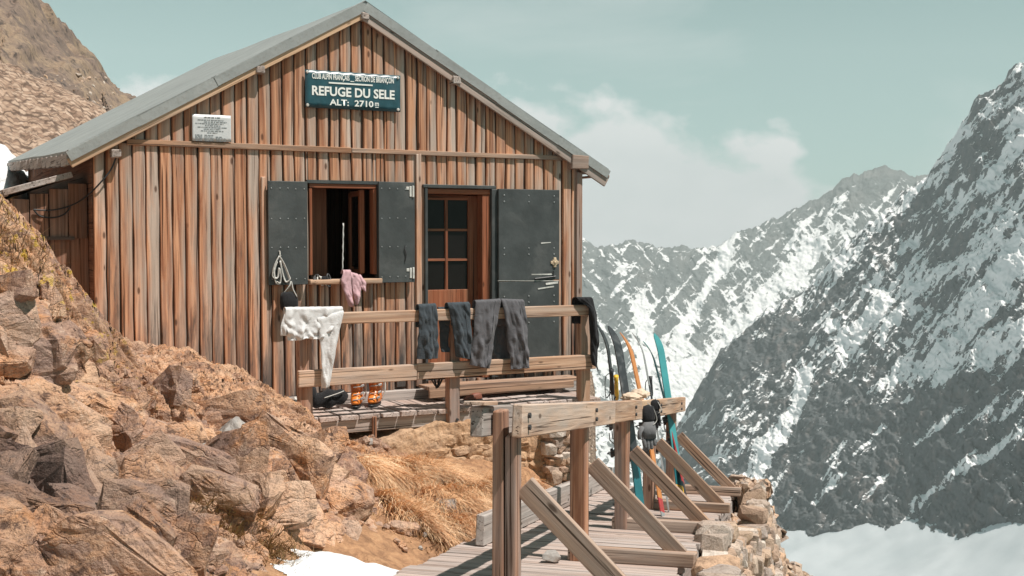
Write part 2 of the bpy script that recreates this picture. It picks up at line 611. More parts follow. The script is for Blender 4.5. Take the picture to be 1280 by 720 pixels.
def rock_mat(name='rock', loose=False):
    m, t, b = mat_base(name, 0.88, 0.25)
    tc = t.nodes.new('ShaderNodeTexCoord')
    v = tc.outputs['Object'] if not loose else tc.outputs['Object']
    geo = t.nodes.new('ShaderNodeNewGeometry')
    v = geo.outputs['Position']
    n1 = noise_n(t, v, 1.1, 6, 0.62, 0.6)
    n2 = noise_n(t, v, 4.2, 6, 0.65, 0.5)
    n3 = noise_n(t, v, 17, 6, 0.7, 0.3)
    n4 = noise_n(t, v, 70, 4, 0.7)
    strat = noise_n(t, v, 1.0, 5, 0.6, 0.8, mapping=((2.2, 5.0, 14.0), (0.5, 0.35, 0.2)))
    n0 = noise_n(t, v, 0.55, 5, 0.6, 1.2)
    c = ramp(t, n1, [(0.30, (0.42, 0.275, 0.21)), (0.44, (0.62, 0.385, 0.245)), (0.56, (0.70, 0.475, 0.325)), (0.70, (0.52, 0.375, 0.31))])
    c = mixc(t, ramp(t, n0, [(0.42, 0.7), (0.53, 0.0)]), c, (0.28, 0.19, 0.165))
    c = mixc(t, ramp(t, n2, [(0.48, 0.0), (0.64, 0.8)]), c, (0.64, 0.32, 0.14))
    c = mixc(t, ramp(t, strat, [(0.36, 0.55), (0.50, 0.0)]), c, (0.27, 0.205, 0.19))
    c = mixc(t, ramp(t, n3, [(0.37, 0.95), (0.46, 0.0)]), c, (0.115, 0.072, 0.055))
    c = mixc(t, ramp(t, n3, [(0.54, 0.0), (0.70, 0.75)]), c, (0.72, 0.57, 0.45))
    c = mixc(t, ramp(t, n4, [(0.34, 0.7), (0.48, 0.0)]), c, (0.15, 0.095, 0.07))
    # fracture lines: warped cell borders at two sizes, broken up by a mask
    nz = t.nodes.new('ShaderNodeTexNoise')
    nz.inputs['Scale'].default_value = 4.5
    nz.inputs['Detail'].default_value = 5
    t.links.new(v, nz.inputs['Vector'])
    wv = t.nodes.new('ShaderNodeVectorMath')
    wv.operation = 'MULTIPLY_ADD'
    wv.inputs[1].default_value = (0.30, 0.30, 0.30)
    t.links.new(nz.outputs['Color'], wv.inputs[0])
    t.links.new(v, wv.inputs[2])
    crs = []
    for (scl, rot, e0) in (((3.2, 4.5, 7.5), (0.5, 0.4, 0.2), 0.045), ((8.0, 10.0, 17.0), (0.2, 0.7, 0.5), 0.07)):
        mp = t.nodes.new('ShaderNodeMapping')
        mp.inputs['Scale'].default_value = scl
        mp.inputs['Rotation'].default_value = rot
        t.links.new(wv.outputs[0], mp.inputs[0])
        vo = t.nodes.new('ShaderNodeTexVoronoi')
        vo.feature = 'DISTANCE_TO_EDGE'
        vo.inputs['Scale'].default_value = 1.0
        t.links.new(mp.outputs[0], vo.inputs['Vector'])
        crs.append(ramp(t, vo.outputs['Distance'], [(0.0, 1.0), (e0, 0.0)]))
    cmask = ramp(t, n2, [(0.42, 0.0), (0.56, 1.0)])
    cracks = math_n(t, 'MULTIPLY', math_n(t, 'MAXIMUM', crs[0], math_n(t, 'MULTIPLY', crs[1], 0.28)), cmask)
    # each block its own hue
    vb = t.nodes.new('ShaderNodeTexVoronoi')
    vb.inputs['Scale'].default_value = 1.0
    mp = t.nodes.new('ShaderNodeMapping')
    mp.inputs['Scale'].default_value = (3.2, 4.5, 7.5)
    mp.inputs['Rotation'].default_value = (0.5, 0.4, 0.2)
    t.links.new(wv.outputs[0], mp.inputs[0])
    t.links.new(mp.outputs[0], vb.inputs['Vector'])
    vs_ = t.nodes.new('ShaderNodeSeparateColor')
    t.links.new(vb.outputs['Color'], vs_.inputs[0])
    c = mixc(t, ramp(t, vs_.outputs[0], [(0.0, 0.45), (0.25, 0.0)]), c, (0.33, 0.245, 0.22))
    c = mixc(t, ramp(t, vs_.outputs[1], [(0.72, 0.0), (1.0, 0.6)]), c, (0.66, 0.48, 0.34))
    lm = t.nodes.new('ShaderNodeVectorMath')
    lm.operation = 'DISTANCE'
    lm.inputs[1].default_value = (-3.35, 8.2, -0.45)
    t.links.new(v, lm.inputs[0])
    lmask = ramp(t, math_n(t, 'DIVIDE', lm.outputs['Value'], 2.0), [(0.25, 1.0), (0.65, 0.0)])
    ln = noise_n(t, v, 12, 5, 0.65, 0.4)
    c = mixc(t, math_n(t, 'MULTIPLY', lmask, ramp(t, ln, [(0.57, 0.0), (0.62, 0.9)])), c, (0.56, 0.40, 0.07))
    wd = t.nodes.new('ShaderNodeVectorMath')
    wd.operation = 'DISTANCE'
    wd.inputs[1].default_value = (-2.55, 5.4, -1.5)
    t.links.new(v, wd.inputs[0])
    wmask = math_n(t, 'MULTIPLY', ramp(t, math_n(t, 'DIVIDE', wd.outputs['Value'], 2.0), [(0.25, 1.0), (0.75, 0.0)]), ramp(t, n0, [(0.40, 1.0), (0.66, 0.4)]))
    c = mixc(t, math_n(t, 'MULTIPLY', wmask, 0.9), c, (0.125, 0.092, 0.086))
    if loose:
        tn = attr(t, 'tone')
        c = mixc(t, ramp(t, tn, [(0.0, 0.5), (0.35, 0.0)]), c, (0.25, 0.20, 0.19))
        c = mixc(t, ramp(t, tn, [(0.75, 0.0), (1.0, 0.5)]), c, (0.56, 0.45, 0.37))
    if not loose:
        wet = attr(t, 'wet')
        soil = attr(t, 'soil')
        sn = noise_n(t, v, 9, 6, 0.7, 0.4)
        sc = ramp(t, sn, [(0.3, (0.22, 0.13, 0.08)), (0.55, (0.47, 0.285, 0.165)), (0.75, (0.60, 0.40, 0.24))])
        c = mixc(t, soil, c, sc)
        scr = attr(t, 'scree')
        vn = t.nodes.new('ShaderNodeTexVoronoi')
        vn.inputs['Scale'].default_value = 9.0
        t.links.new(v, vn.inputs['Vector'])
        hs = t.nodes.new('ShaderNodeSeparateColor')
        t.links.new(vn.outputs['Color'], hs.inputs[0])
        scc = ramp(t, hs.outputs[0], [(0.0, (0.24, 0.17, 0.13)), (0.5, (0.40, 0.30, 0.23)), (1.0, (0.52, 0.42, 0.34))])
        scc = mixc(t, ramp(t, vn.outputs['Distance'], [(0.45, 0.0), (0.75, 0.85)]), scc, (0.10, 0.07, 0.055))
        c = mixc(t, scr, c, scc)
        wr = t.nodes.new('ShaderNodeMapRange')
        t.links.new(wet, wr.inputs[0])
        wr.inputs[3].default_value = 0.88
        wr.inputs[4].default_value = 0.28
        t.links.new(wr.outputs[0], b.inputs['Roughness'])
    c = mixc(t, 1.0, c, (1.04, 0.955, 0.90), 'MULTIPLY')
    t.links.new(c, b.inputs['Base Color'])
    h = math_n(t, 'ADD', math_n(t, 'MULTIPLY', n3, 0.8), math_n(t, 'MULTIPLY', n4, 0.3))
    h = math_n(t, 'ADD', h, math_n(t, 'MULTIPLY', strat, 0.3))
    h = math_n(t, 'SUBTRACT', h, math_n(t, 'MULTIPLY', cracks, 0.25))
    bump(t, b, h, 0.9, 0.05)
    return m


M['rock'] = rock_mat()
M['loose'] = rock_mat('loose_rock', True)
M['palerock'] = plain('pale_rock', (0.33, 0.305, 0.285), 0.85, 0.25, 0, 0.3, 9, 0.8, ((0.36, 0.24, 0.17), 0.7))


def stone_mat(name, cols, mortar=False):
    m, t, b = mat_base(name, 0.9, 0.2)
    tone = attr(t, 'tone')
    geo = t.nodes.new('ShaderNodeNewGeometry')
    v = geo.outputs['Position']
    n = noise_n(t, v, 12, 6, 0.68, 0.3)
    n2 = noise_n(t, v, 55, 5, 0.7)
    c = ramp(t, tone, [(i / (len(cols) - 1), q) for i, q in enumerate(cols)])
    c = mixc(t, ramp(t, n, [(0.30, 0.75), (0.5, 0.0)]), c, (0.17, 0.11, 0.075))
    c = mixc(t, ramp(t, n, [(0.56, 0.0), (0.75, 0.5)]), c, (0.55, 0.36, 0.20))
    c = mixc(t, ramp(t, n2, [(0.3, 0.5), (0.5, 0.0)]), c, (0.16, 0.11, 0.08))
    t.links.new(c, b.inputs['Base Color'])
    bump(t, b, math_n(t, 'ADD', n, math_n(t, 'MULTIPLY', n2, 0.5)), 0.8, 0.03)
    return m


M['stone'] = stone_mat('wall_stone', [(0.40, 0.27, 0.20), (0.52, 0.38, 0.28), (0.44, 0.37, 0.33), (0.56, 0.36, 0.235), (0.66, 0.58, 0.51), (0.36, 0.265, 0.215)])
M['mortar'] = stone_mat('wall_earth', [(0.34, 0.22, 0.13), (0.42, 0.28, 0.165)])
M['render'] = stone_mat('tan_masonry', [(0.46, 0.28, 0.165), (0.55, 0.36, 0.225), (0.51, 0.34, 0.225)])


def grass_mat(name, cols):
    m, t, b = mat_base(name, 0.75, 0.2)
    tone = attr(t, 'tone')
    c = ramp(t, tone, [(i / (len(cols) - 1), q) for i, q in enumerate(cols)])
    t.links.new(c, b.inputs['Base Color'])
    return m


M['grass'] = grass_mat('dry_grass', [(0.32, 0.15, 0.075), (0.66, 0.35, 0.175), (0.82, 0.52, 0.29), (0.88, 0.68, 0.46), (0.46, 0.22, 0.11)])
M['tuft'] = grass_mat('tuft_grass', [(0.10, 0.055, 0.03), (0.32, 0.20, 0.10), (0.52, 0.36, 0.19), (0.24, 0.19, 0.07)])


def mountain_mat(name, rock1, rock2, scale):
    m, t, b = mat_base(name, 0.9, 0.15)
    geo = t.nodes.new('ShaderNodeNewGeometry')
    v = geo.outputs['Position']
    s = attr(t, 'snow')
    n1 = noise_n(t, v, scale, 7, 0.68, 0.5)
    n2 = noise_n(t, v, scale * 6, 5, 0.7, 0.2)
    n3 = noise_n(t, v, scale * 0.45, 4, 0.55, 0.3)
    d = math_n(t, 'ADD', s, math_n(t, 'MULTIPLY', math_n(t, 'SUBTRACT', n1, 0.5), 0.9))
    d = math_n(t, 'ADD', d, math_n(t, 'MULTIPLY', math_n(t, 'SUBTRACT', n2, 0.5), 0.4))
    n5 = noise_n(t, v, scale * 22, 4, 0.7)
    d = math_n(t, 'ADD', d, math_n(t, 'MULTIPLY', math_n(t, 'SUBTRACT', n5, 0.5), 0.25))
    sf = ramp(t, d, [(0.485, 0.0), (0.525, 1.0)])
    rc = mixc(t, ramp(t, n1, [(0.32, 0.0), (0.68, 1.0)]), tuple(c * 0.55 for c in rock1), rock1)
    rc = mixc(t, ramp(t, n3, [(0.52, 0.0), (0.66, 0.6)]), rc, rock2)
    c = mixc(t, sf, rc, (0.84, 0.83, 0.83))
    t.links.new(c, b.inputs['Base Color'])
    bump(t, b, math_n(t, 'MULTIPLY', math_n(t, 'ADD', n1, math_n(t, 'MULTIPLY', n2, 0.5)), math_n(t, 'SUBTRACT', 1.0, math_n(t, 'MULTIPLY', sf, 0.75))), 0.7, 0.25 / scale)
    return m


# ================================================================== HUT FRAME
DR = 12.5
TH = math.atan2(0.4605, 0.8877)
HT = Vector((math.cos(TH), math.sin(TH), 0))         # along the facade, to the right
HI = Vector((-math.sin(TH), math.cos(TH), 0))        # inwards
PR = Vector((0.0554 * DR, DR, 0))
HL = 0.3886 * DR
PL = PR - HT * HL                                    # left corner of the facade


def FP(px, py, off=0.0):
    """pixel -> (lx, lz) on the vertical plane standing `off` in front of the facade"""
    d = ray(px, py)
    p0 = PL - HI * off
    k = p0.dot(HI) / d.dot(HI)
    p = d * k
    return (p - p0).dot(HT), p.z


def hutW(lx, ly, lz):
    return PL + HT * lx + HI * ly + Vector((0, 0, lz))


def hut_xy(x, y):
    dx, dy = x - PL.x, y - PL.y
    return dx * HT.x + dy * HT.y, dx * HI.x + dy * HI.y


# ================================================================== WALKWAY FRAME
WA = U(724, 700, 7.2)
WU = Vector((0.25, 1.0, -0.1338))                    # per metre of Y: sloping down, away
WUn = WU.normalized()
WV = Vector((1.0, -0.25, 0)).normalized()            # across, to the right (valley side)
WN = WV.cross(WUn).normalized()
if WN.z < 0:
    WN = -WN


def WP(w, Y, h=0.0):
    """walkway point: w metres right of the post line, at camera depth about Y, h above the boards"""
    return WA + WU * (Y - 7.2) + WV * w + Vector((0, 0, h))


def walk_wz(x, y):
    """(w, boards' z) for ground points"""
    dx, dy = x - WA.x, y - WA.y
    w = dx * WV.x + dy * WV.y
    Yc = (dx * WUn.x + dy * WUn.y) / (WUn.x * 0.25 + WUn.y * 1.0)
    return w, WA.z - 0.1338 * Yc, Yc + 7.2


# ================================================================== GROUND
CP = [  # photo pixel + depth of points on the slope
    (0, 720, 5.2), (150, 720, 5.3), (300, 720, 5.7), (370, 716, 6.1),
    (0, 620, 5.8), (0, 520, 6.5), (0, 420, 7.2), (0, 330, 7.8), (0, 275, 8.5), (-80, 200, 8.7), (-80, 420, 7.0), (-80, 620, 5.7),
    (40, 315, 8.6), (62, 375, 8.9), (100, 424, 9.2), (150, 458, 9.7), (100, 520, 7.8), (200, 482, 9.3), (268, 470, 9.6), (310, 495, 9.7),
    (330, 540, 9.3), (90, 620, 6.3), (200, 600, 7.1), (200, 680, 5.9), (300, 600, 7.7), (300, 670, 6.4), (380, 565, 9.0), (430, 568, 9.6),
    (400, 640, 7.3), (440, 615, 8.2), (480, 665, 7.6), (430, 700, 6.85), (500, 705, 6.8), (550, 600, 9.6), (520, 640, 8.5), (585, 660, 8.3),
    (620, 596, 10.4), (690, 606, 10.9), (650, 640, 9.3), (720, 592, 11.4), (760, 575, 12.6),
]
cpw = [tuple(U(*c)) for c in CP]
cpw += [(-5.0, 3.5, -0.6), (-3.0, 3.0, -1.5), (-0.6, 3.5, -1.75), (-0.5, 0.5, -1.75), (-3.5, 0.5, -1.4)]
for lx, ly, z in [(-0.6, -0.4, -0.85), (0.2, -0.2, -0.98), (1.2, -0.2, -1.36), (2.2, -0.35, -1.95), (3.2, -0.4, -2.0), (4.6, -0.4, -2.15), (5.3, 0.5, -2.2), (6.2, 2.0, -2.9),
                  (5.3, 3.5, -1.9), (-1.6, 1.0, -0.4), (-1.5, 3.0, 0.2), (-1.6, 6.0, 0.75), (-3.5, 3.5, 0.85), (-5, 6, 1.9), (2, 8, 0.6), (6, 8, -1.5), (1.5, 13, 2.6), (-6, 12, 4.0), (7, 14, -1.0)]:
    p = hutW(lx, ly, z)
    cpw.append((p.x, p.y, p.z))
cpw = np.array(cpw)


def tps_fit(c):
    n = len(c)
    d = np.hypot(c[:, None, 0] - c[None, :, 0], c[:, None, 1] - c[None, :, 1])
    K = np.where(d > 0, d * d * np.log(d + 1e-12), 0) + np.eye(n) * 0.02
    Pm = np.c_[np.ones(n), c[:, :2]]
    A = np.zeros((n + 3, n + 3))
    A[:n, :n] = K
    A[:n, n:] = Pm
    A[n:, :n] = Pm.T
    return np.linalg.solve(A, np.r_[c[:, 2], np.zeros(3)])


TPS = tps_fit(cpw)


def terr(x, y):
    x = np.asarray(x, float)
    y = np.asarray(y, float)
    sh = x.shape
    xf, yf = x.ravel(), y.ravel()
    z = np.empty_like(xf)
    for a in range(0, len(xf), 40000):
        b = min(a + 40000, len(xf))
        d = np.hypot(xf[a:b, None] - cpw[None, :, 0], yf[a:b, None] - cpw[None, :, 1])
        z[a:b] = np.where(d > 0, d * d * np.log(d + 1e-12), 0) @ TPS[:-3] + TPS[-3] + TPS[-2] * xf[a:b] + TPS[-1] * yf[a:b]
    z = z.reshape(sh)
    z = np.minimum(z, 4.0)
    # keep clear below the boards of the walkway, fall away on the valley side
    w, dz, Yc = walk_wz(x, y)
    deep = 1.75 - 1.42 * sstep(9.9, 11.4, Yc)
    fall = dz - 0.16 - (deep - 0.16) * sstep(0.70, 0.98, w) - np.clip(w - 0.9, 0, None) * 0.95
    cap = np.where(w > 0.70, fall, dz - 0.16) - np.clip(Yc - 12.75, 0, None) * 1.3 * sstep(0.1, 0.5, w)
    cap = np.where(w < -0.95, 99.0, cap)
    blend = sstep(-1.25, -0.85, w)
    z = np.where(w < -0.85, z * (1 - blend) + np.minimum(z, dz - 0.10) * blend, np.minimum(z, cap))
    z = z - np.clip(y - 12.3, 0, None) * 1.6 * sstep(-0.45, 0.6, x - 0.078 * y + 0.25 * fbm(y * 0.8, y * 0 + 0.4, 3, 3) + 0.15)
    # under the hut
    lx, ly = hut_xy(x, y)
    ins = (lx > 0.06) & (lx < HL - 0.03) & (ly > 0.06) & (ly < 6.0)
    z = np.where(ins, np.minimum(z, -1.85), z)
    # far right the slope drops to the valley
    return z


def build_ground():
    ca = np.concatenate([np.linspace(-0.95, -0.50, 60, endpoint=False), np.arange(-0.50, 0.02, 0.00125), np.arange(0.02, 0.30, 0.0028), np.linspace(0.30, 0.95, 90)])
    ry = np.concatenate([np.linspace(0.6, 4.7, 60, endpoint=False), np.arange(4.7, 10.6, 0.0165), np.arange(10.6, 14.5, 0.035), np.geomspace(14.5, 60, 90)])
    A, Y = np.meshgrid(ca, ry)
    X = A * Y
    X = np.where(Y < 4.7, A * 4.7 * (0.35 + 0.65 * Y / 4.7), X)
    Z = terr(X, Y)
    w, dz, Yc = walk_wz(X, Y)
    lx, ly = hut_xy(X, Y)
    # zones
    px = 640 + F * X / Y
    mound = np.exp(-(((X + 0.55) / 0.95) ** 2 + ((Y - 9.2) / 1.5) ** 2) * 0.9)
    rockm = 1 - sstep(-1.35, -0.95, X - (Y - 8.5) * 0.08)
    rockm = np.maximum(rockm, 0.0)
    screem = np.maximum(sstep(0.65, 0.95, w), sstep(12.0, 12.6, Y) * sstep(-0.5, 0.2, X))
    hutm = (lx > -0.02) & (lx < HL + 0.1) & (ly > -0.1) & (ly < 6)
    back = sstep(11.5, 13, Y) * (X < -1)
    screem = np.maximum(screem, back)
    amp = np.clip(rockm, 0, 1) * (1 - 0.6 * back)
    # fractured rock
    c, s_ = math.cos(0.55), math.sin(0.55)
    D = np.zeros_like(X)
    S = Y * 1.25 + Z * 0.6
    wx = 0.10 * fbm(X * 2.2, S * 2.2, 4, 71)
    wy = 0.10 * fbm(X * 2.2 + 9, S * 2.2, 4, 75)
    Xr, Sr = (X + wx) * c + (S + wy) * s_, -(X + wx) * s_ + (S + wy) * c
    crack = np.zeros_like(X)
    for sc, am, an, sd in ((1.15, 0.16, 1.5, 3), (0.46, 0.080, 1.7, 11), (0.19, 0.042, 1.6, 23), (0.08, 0.020, 1.4, 31)):
        f1, f2, r = voro(Xr / sc / an, Sr / sc, sd)
        D += am * sstep(0.0, 0.22, f2 - f1) * ((r[0] - 0.4) * 1.1 + (r[1] - 0.5) * 1.9 * r[3] + (r[2] - 0.25) * 1.9 * r[4])
        D -= am * 0.30 * (1 - sstep(0.0, 0.16, f2 - f1)) * sstep(0.35, 0.6, r[2])
    D += 0.14 * fbm(X * 0.9, S * 0.9, 3, 41) + 0.060 * ridged(Xr * 2.2, Sr * 5.0, 6, 43, 0.6) + 0.03 * ridged(Xr * 8, Sr * 15.0, 4, 45, 0.6) + 0.014 * fbm(X * 26, S * 26, 4, 47)
    Ds = 0.06 * fbm(X * 1.6, Y * 1.6, 5, 53) + 0.012 * fbm(X * 13, Y * 13, 4, 57)
    f1, f2, r = voro(X / 0.16, Y / 0.16, 61)
    f1b, f2b, rb = voro(X / 0.34, Y / 0.34, 67)
    Dc = 0.07 * (r[0] - 0.4) * sstep(0.0, 0.35, f2 - f1) + 0.15 * (rb[0] - 0.45) * sstep(0, 0.3, f2b - f1b) + 0.1 * fbm(X * 0.7, Y * 0.7, 4, 69)
    near = sstep(0.0, 0.12, np.maximum.reduce([lx * 0 - ly - 0.0, -lx - 0.0, lx - HL, ly - 6.0]))   # fade beside the hut walls
    disp = D * amp + Ds * (1 - amp) + Dc * screem * (1 - amp)
    disp = disp * np.clip(near, 0.0, 1)
    # under the walkway stay low
    walkm = sstep(-1.2, -0.85, w) * (1 - sstep(0.75, 0.9, w))
    disp = np.where(disp > 0, disp * (1 - walkm), disp)
    nv = np.array([0.30, -0.55, 0.78])
    nv /= np.linalg.norm(nv)
    P = np.stack([X + nv[0] * disp * amp, Y + nv[1] * disp * amp, Z + disp * np.where(amp > 0.5, nv[2], 1.0)], -1)
    lich = np.exp(-(((X + 3.35) / 0.75) ** 2 + ((Y - 8.1) / 1.3) ** 2)) * amp
    wet = np.exp(-(((X + 2.55) / 0.42) ** 2 + ((Y - 5.35) / 0.75) ** 2)) * sstep(-0.25, 0.25, fbm(X * 3, Y * 3, 4, 81) + 0.1)
    soil = np.clip(1 - rockm - screem, 0, 1)
    soil = np.clip(soil + 0.35 * amp * sstep(0.15, 0.5, fbm(X * 1.3, Y * 1.3, 4, 83)), 0, 1)
    me = grid_mesh('ground', P, {'lichen': np.clip(lich * 1.3, 0, 1), 'wet': np.clip(wet, 0, 1), 'soil': soil, 'scree': np.clip(screem * (1 - 0.0 * amp), 0, 1)})
    o = link('ground', me, M['rock'])
    tag(o, kind='structure')
    return o


GROUND = build_ground()
DG = None


def ground_hit(x, y, z0=6.0):
    """point on the finished ground under (x, y)"""
    ok, loc, nor, idx = GROUND.ray_cast(Vector((x, y, z0)), Vector((0, 0, -1)))
    return (loc, nor) if ok else (Vector((x, y, float(terr(np.array([x]), np.array([y]))[0]))), Vector((0, 0, 1)))


def pix_hit(px, py):
    ok, loc, nor, idx = GROUND.ray_cast(Vector((0, 0, 0)), ray(px, py).normalized())
    return (loc, nor) if ok else (None, None)


# ------------------------------------------------------------------ snow patches
def snow_patch(name, cx, cy, rx, ry, rot, lift, seed, n=90, thick=0.12):
    u = np.linspace(-1.25, 1.25, n)
    A, B = np.meshgrid(u, u)
    X = cx + (A * rx) * math.cos(rot) - (B * ry) * math.sin(rot)
    Y = cy + (A * rx) * math.sin(rot) + (B * ry) * math.cos(rot)
    rr = np.hypot(A, B) + 0.30 * fbm(A * 1.6 + seed, B * 1.6, 4, seed)
    hgt = thick * (1 - sstep(0.55, 1.05, rr) * 1.6)
    vc1, vc2, vr = voro(X * 7, Y * 7, seed)
    Z = terr(X, Y) + lift + hgt + 0.018 * fbm(X * 4, Y * 4, 4, seed + 5) + 0.020 * vc1
    P = np.stack([X, Y, Z], -1)
    me = grid_mesh(name, P, keep=rr < 1.12)
    o = link(name, me, M['snow'])
    tag(o, kind='structure')
    return o


p = U(440, 706, 6.75)
snow_patch('snow_patch', p.x + 0.24, p.y - 0.40, 0.60, 0.48, 0.2, 0.025, 5, thick=0.055)
p = U(-6, 222, 15.5)
snow_patch('snow_patch', p.x - 0.2, p.y, 0.75, 1.3, 0.0, float(p.z - terr(p.x, p.y)) - 0.05, 9, thick=0.28)


# ================================================================== HILLSIDE (left, behind the hut)
def interp(px, pts):
    xs, ys = zip(*pts)
    return np.interp(px, xs, ys)


def build_hillside():
    cols = np.linspace(-420, 480, 380)
    tt = np.concatenate([np.linspace(-0.35, 0, 25, endpoint=False), np.linspace(0, 1, 300)])
    C, T = np.meshgrid(cols, tt)
    ridge = interp(C, [(-420, -160), (-100, -70), (0, -45), (45, 8), (60, 22), (80, 58), (100, 84), (130, 102), (160, 125), (230, 190), (330, 260), (500, 330), (700, 400)])
    ridge = ridge + 7 * vnoise(C / 17, C * 0 + 3.3, 5) + 4 * vnoise(C / 7, C * 0 + 1.3, 6)
    base = ridge * 0 + 330
    Yr, Yb = 78.0, 22.0
    tc_ = np.clip(T, 0, 1)
    Y = Yr + (Yb - Yr) * T
    zr = (295 - ridge) / F * Yr
    zb = (295 - base) / F * Yb
    Z = zr + (zb - zr) * np.where(T < 0, -T * 0.9, tc_ ** 0.92)
    X = (C - 640) / F * (Yr + (Yb - Yr) * np.clip(T, 0, 1) * 0.55)
    fade = sstep(0, 0.03, np.abs(T)) * 0.8 + 0.2
    cliff = 1 - sstep(0.30, 0.44, tc_ + 0.09 * fbm(X / 6, Z / 6, 3, 2))
    S = Y * 0.5 - Z * 0.9
    D = np.zeros_like(X)
    for sc, am, sd in ((5.0, 1.3, 3), (2.0, 0.6, 9), (0.8, 0.25, 15)):
        f1, f2, r = voro((X + 0.6 * S) / sc, (S - 0.4 * X) / sc / 1.6, sd)
        D += am * ((r[0] - 0.5) + (r[1] - 0.5) * r[3] * 1.2 + (r[2] - 0.5) * 1.2 * r[4])
    D += 1.2 * ridged(X / 9, S / 9, 5, 21)
    E = 0.25 * fbm(X / 4, Z / 4, 4, 25)
    E += 0.03 * fbm(X * 1.6 + Z * 0.8, Z * 1.6 - X * 0.3, 5, 27, 0.7)
    disp = (D * cliff + E * (1 - cliff)) * fade
    P = np.stack([X + 0.25 * disp, Y - 0.8 * disp, Z + 0.5 * disp], -1)
    z0 = np.zeros_like(X)
    me = grid_mesh('hillside', P, {'lichen': z0, 'wet': cliff * 0.25, 'soil': np.clip(0.5 * sstep(0.1, 0.5, fbm(X / 5, S / 5, 4, 3)), 0, 1), 'scree': 1 - cliff})
    o = link('hillside', me, hill_mat())
    tag(o, kind='structure')
    return o


def hill_mat():
    m, t, b = mat_base('hill_rock', 0.9, 0.2)
    geo = t.nodes.new('ShaderNodeNewGeometry')
    v = geo.outputs['Position']
    n1 = noise_n(t, v, 0.22, 6, 0.65, 0.6)
    n2 = noise_n(t, v, 1.6, 6, 0.7, 0.4)
    n3 = noise_n(t, v, 6.0, 5, 0.7)
    n4 = noise_n(t, v, 16.0, 4, 0.7)
    c = ramp(t, n1, [(0.32, (0.13, 0.10, 0.085)), (0.48, (0.20, 0.145, 0.115)), (0.60, (0.27, 0.195, 0.135)), (0.72, (0.16, 0.125, 0.11))])
    c = mixc(t, ramp(t, n2, [(0.36, 0.9), (0.48, 0.0)]), c, (0.055, 0.045, 0.042))
    c = mixc(t, ramp(t, n2, [(0.55, 0.0), (0.70, 0.7)]), c, (0.36, 0.26, 0.165))
    c = mixc(t, ramp(t, n3, [(0.36, 0.6), (0.48, 0.0)]), c, (0.08, 0.062, 0.055))
    s = ramp(t, n2, [(0.3, (0.30, 0.205, 0.145)), (0.5, (0.46, 0.325, 0.235)), (0.7, (0.56, 0.43, 0.33))])
    s = mixc(t, ramp(t, n3, [(0.36, 0.45), (0.46, 0.0)]), s, (0.24, 0.16, 0.11))
    s = mixc(t, ramp(t, n4, [(0.40, 0.6), (0.50, 0.0)]), s, (0.22, 0.15, 0.105))
    s = mixc(t, ramp(t, n4, [(0.58, 0.0), (0.72, 0.6)]), s, (0.66, 0.54, 0.44))
    c = mixc(t, attr(t, 'scree'), c, s)
    t.links.new(c, b.inputs['Base Color'])
    bump(t, b, math_n(t, 'ADD', n2, math_n(t, 'MULTIPLY', n3, 0.4)), 0.35, 0.08)
    return m


HILL = build_hillside()


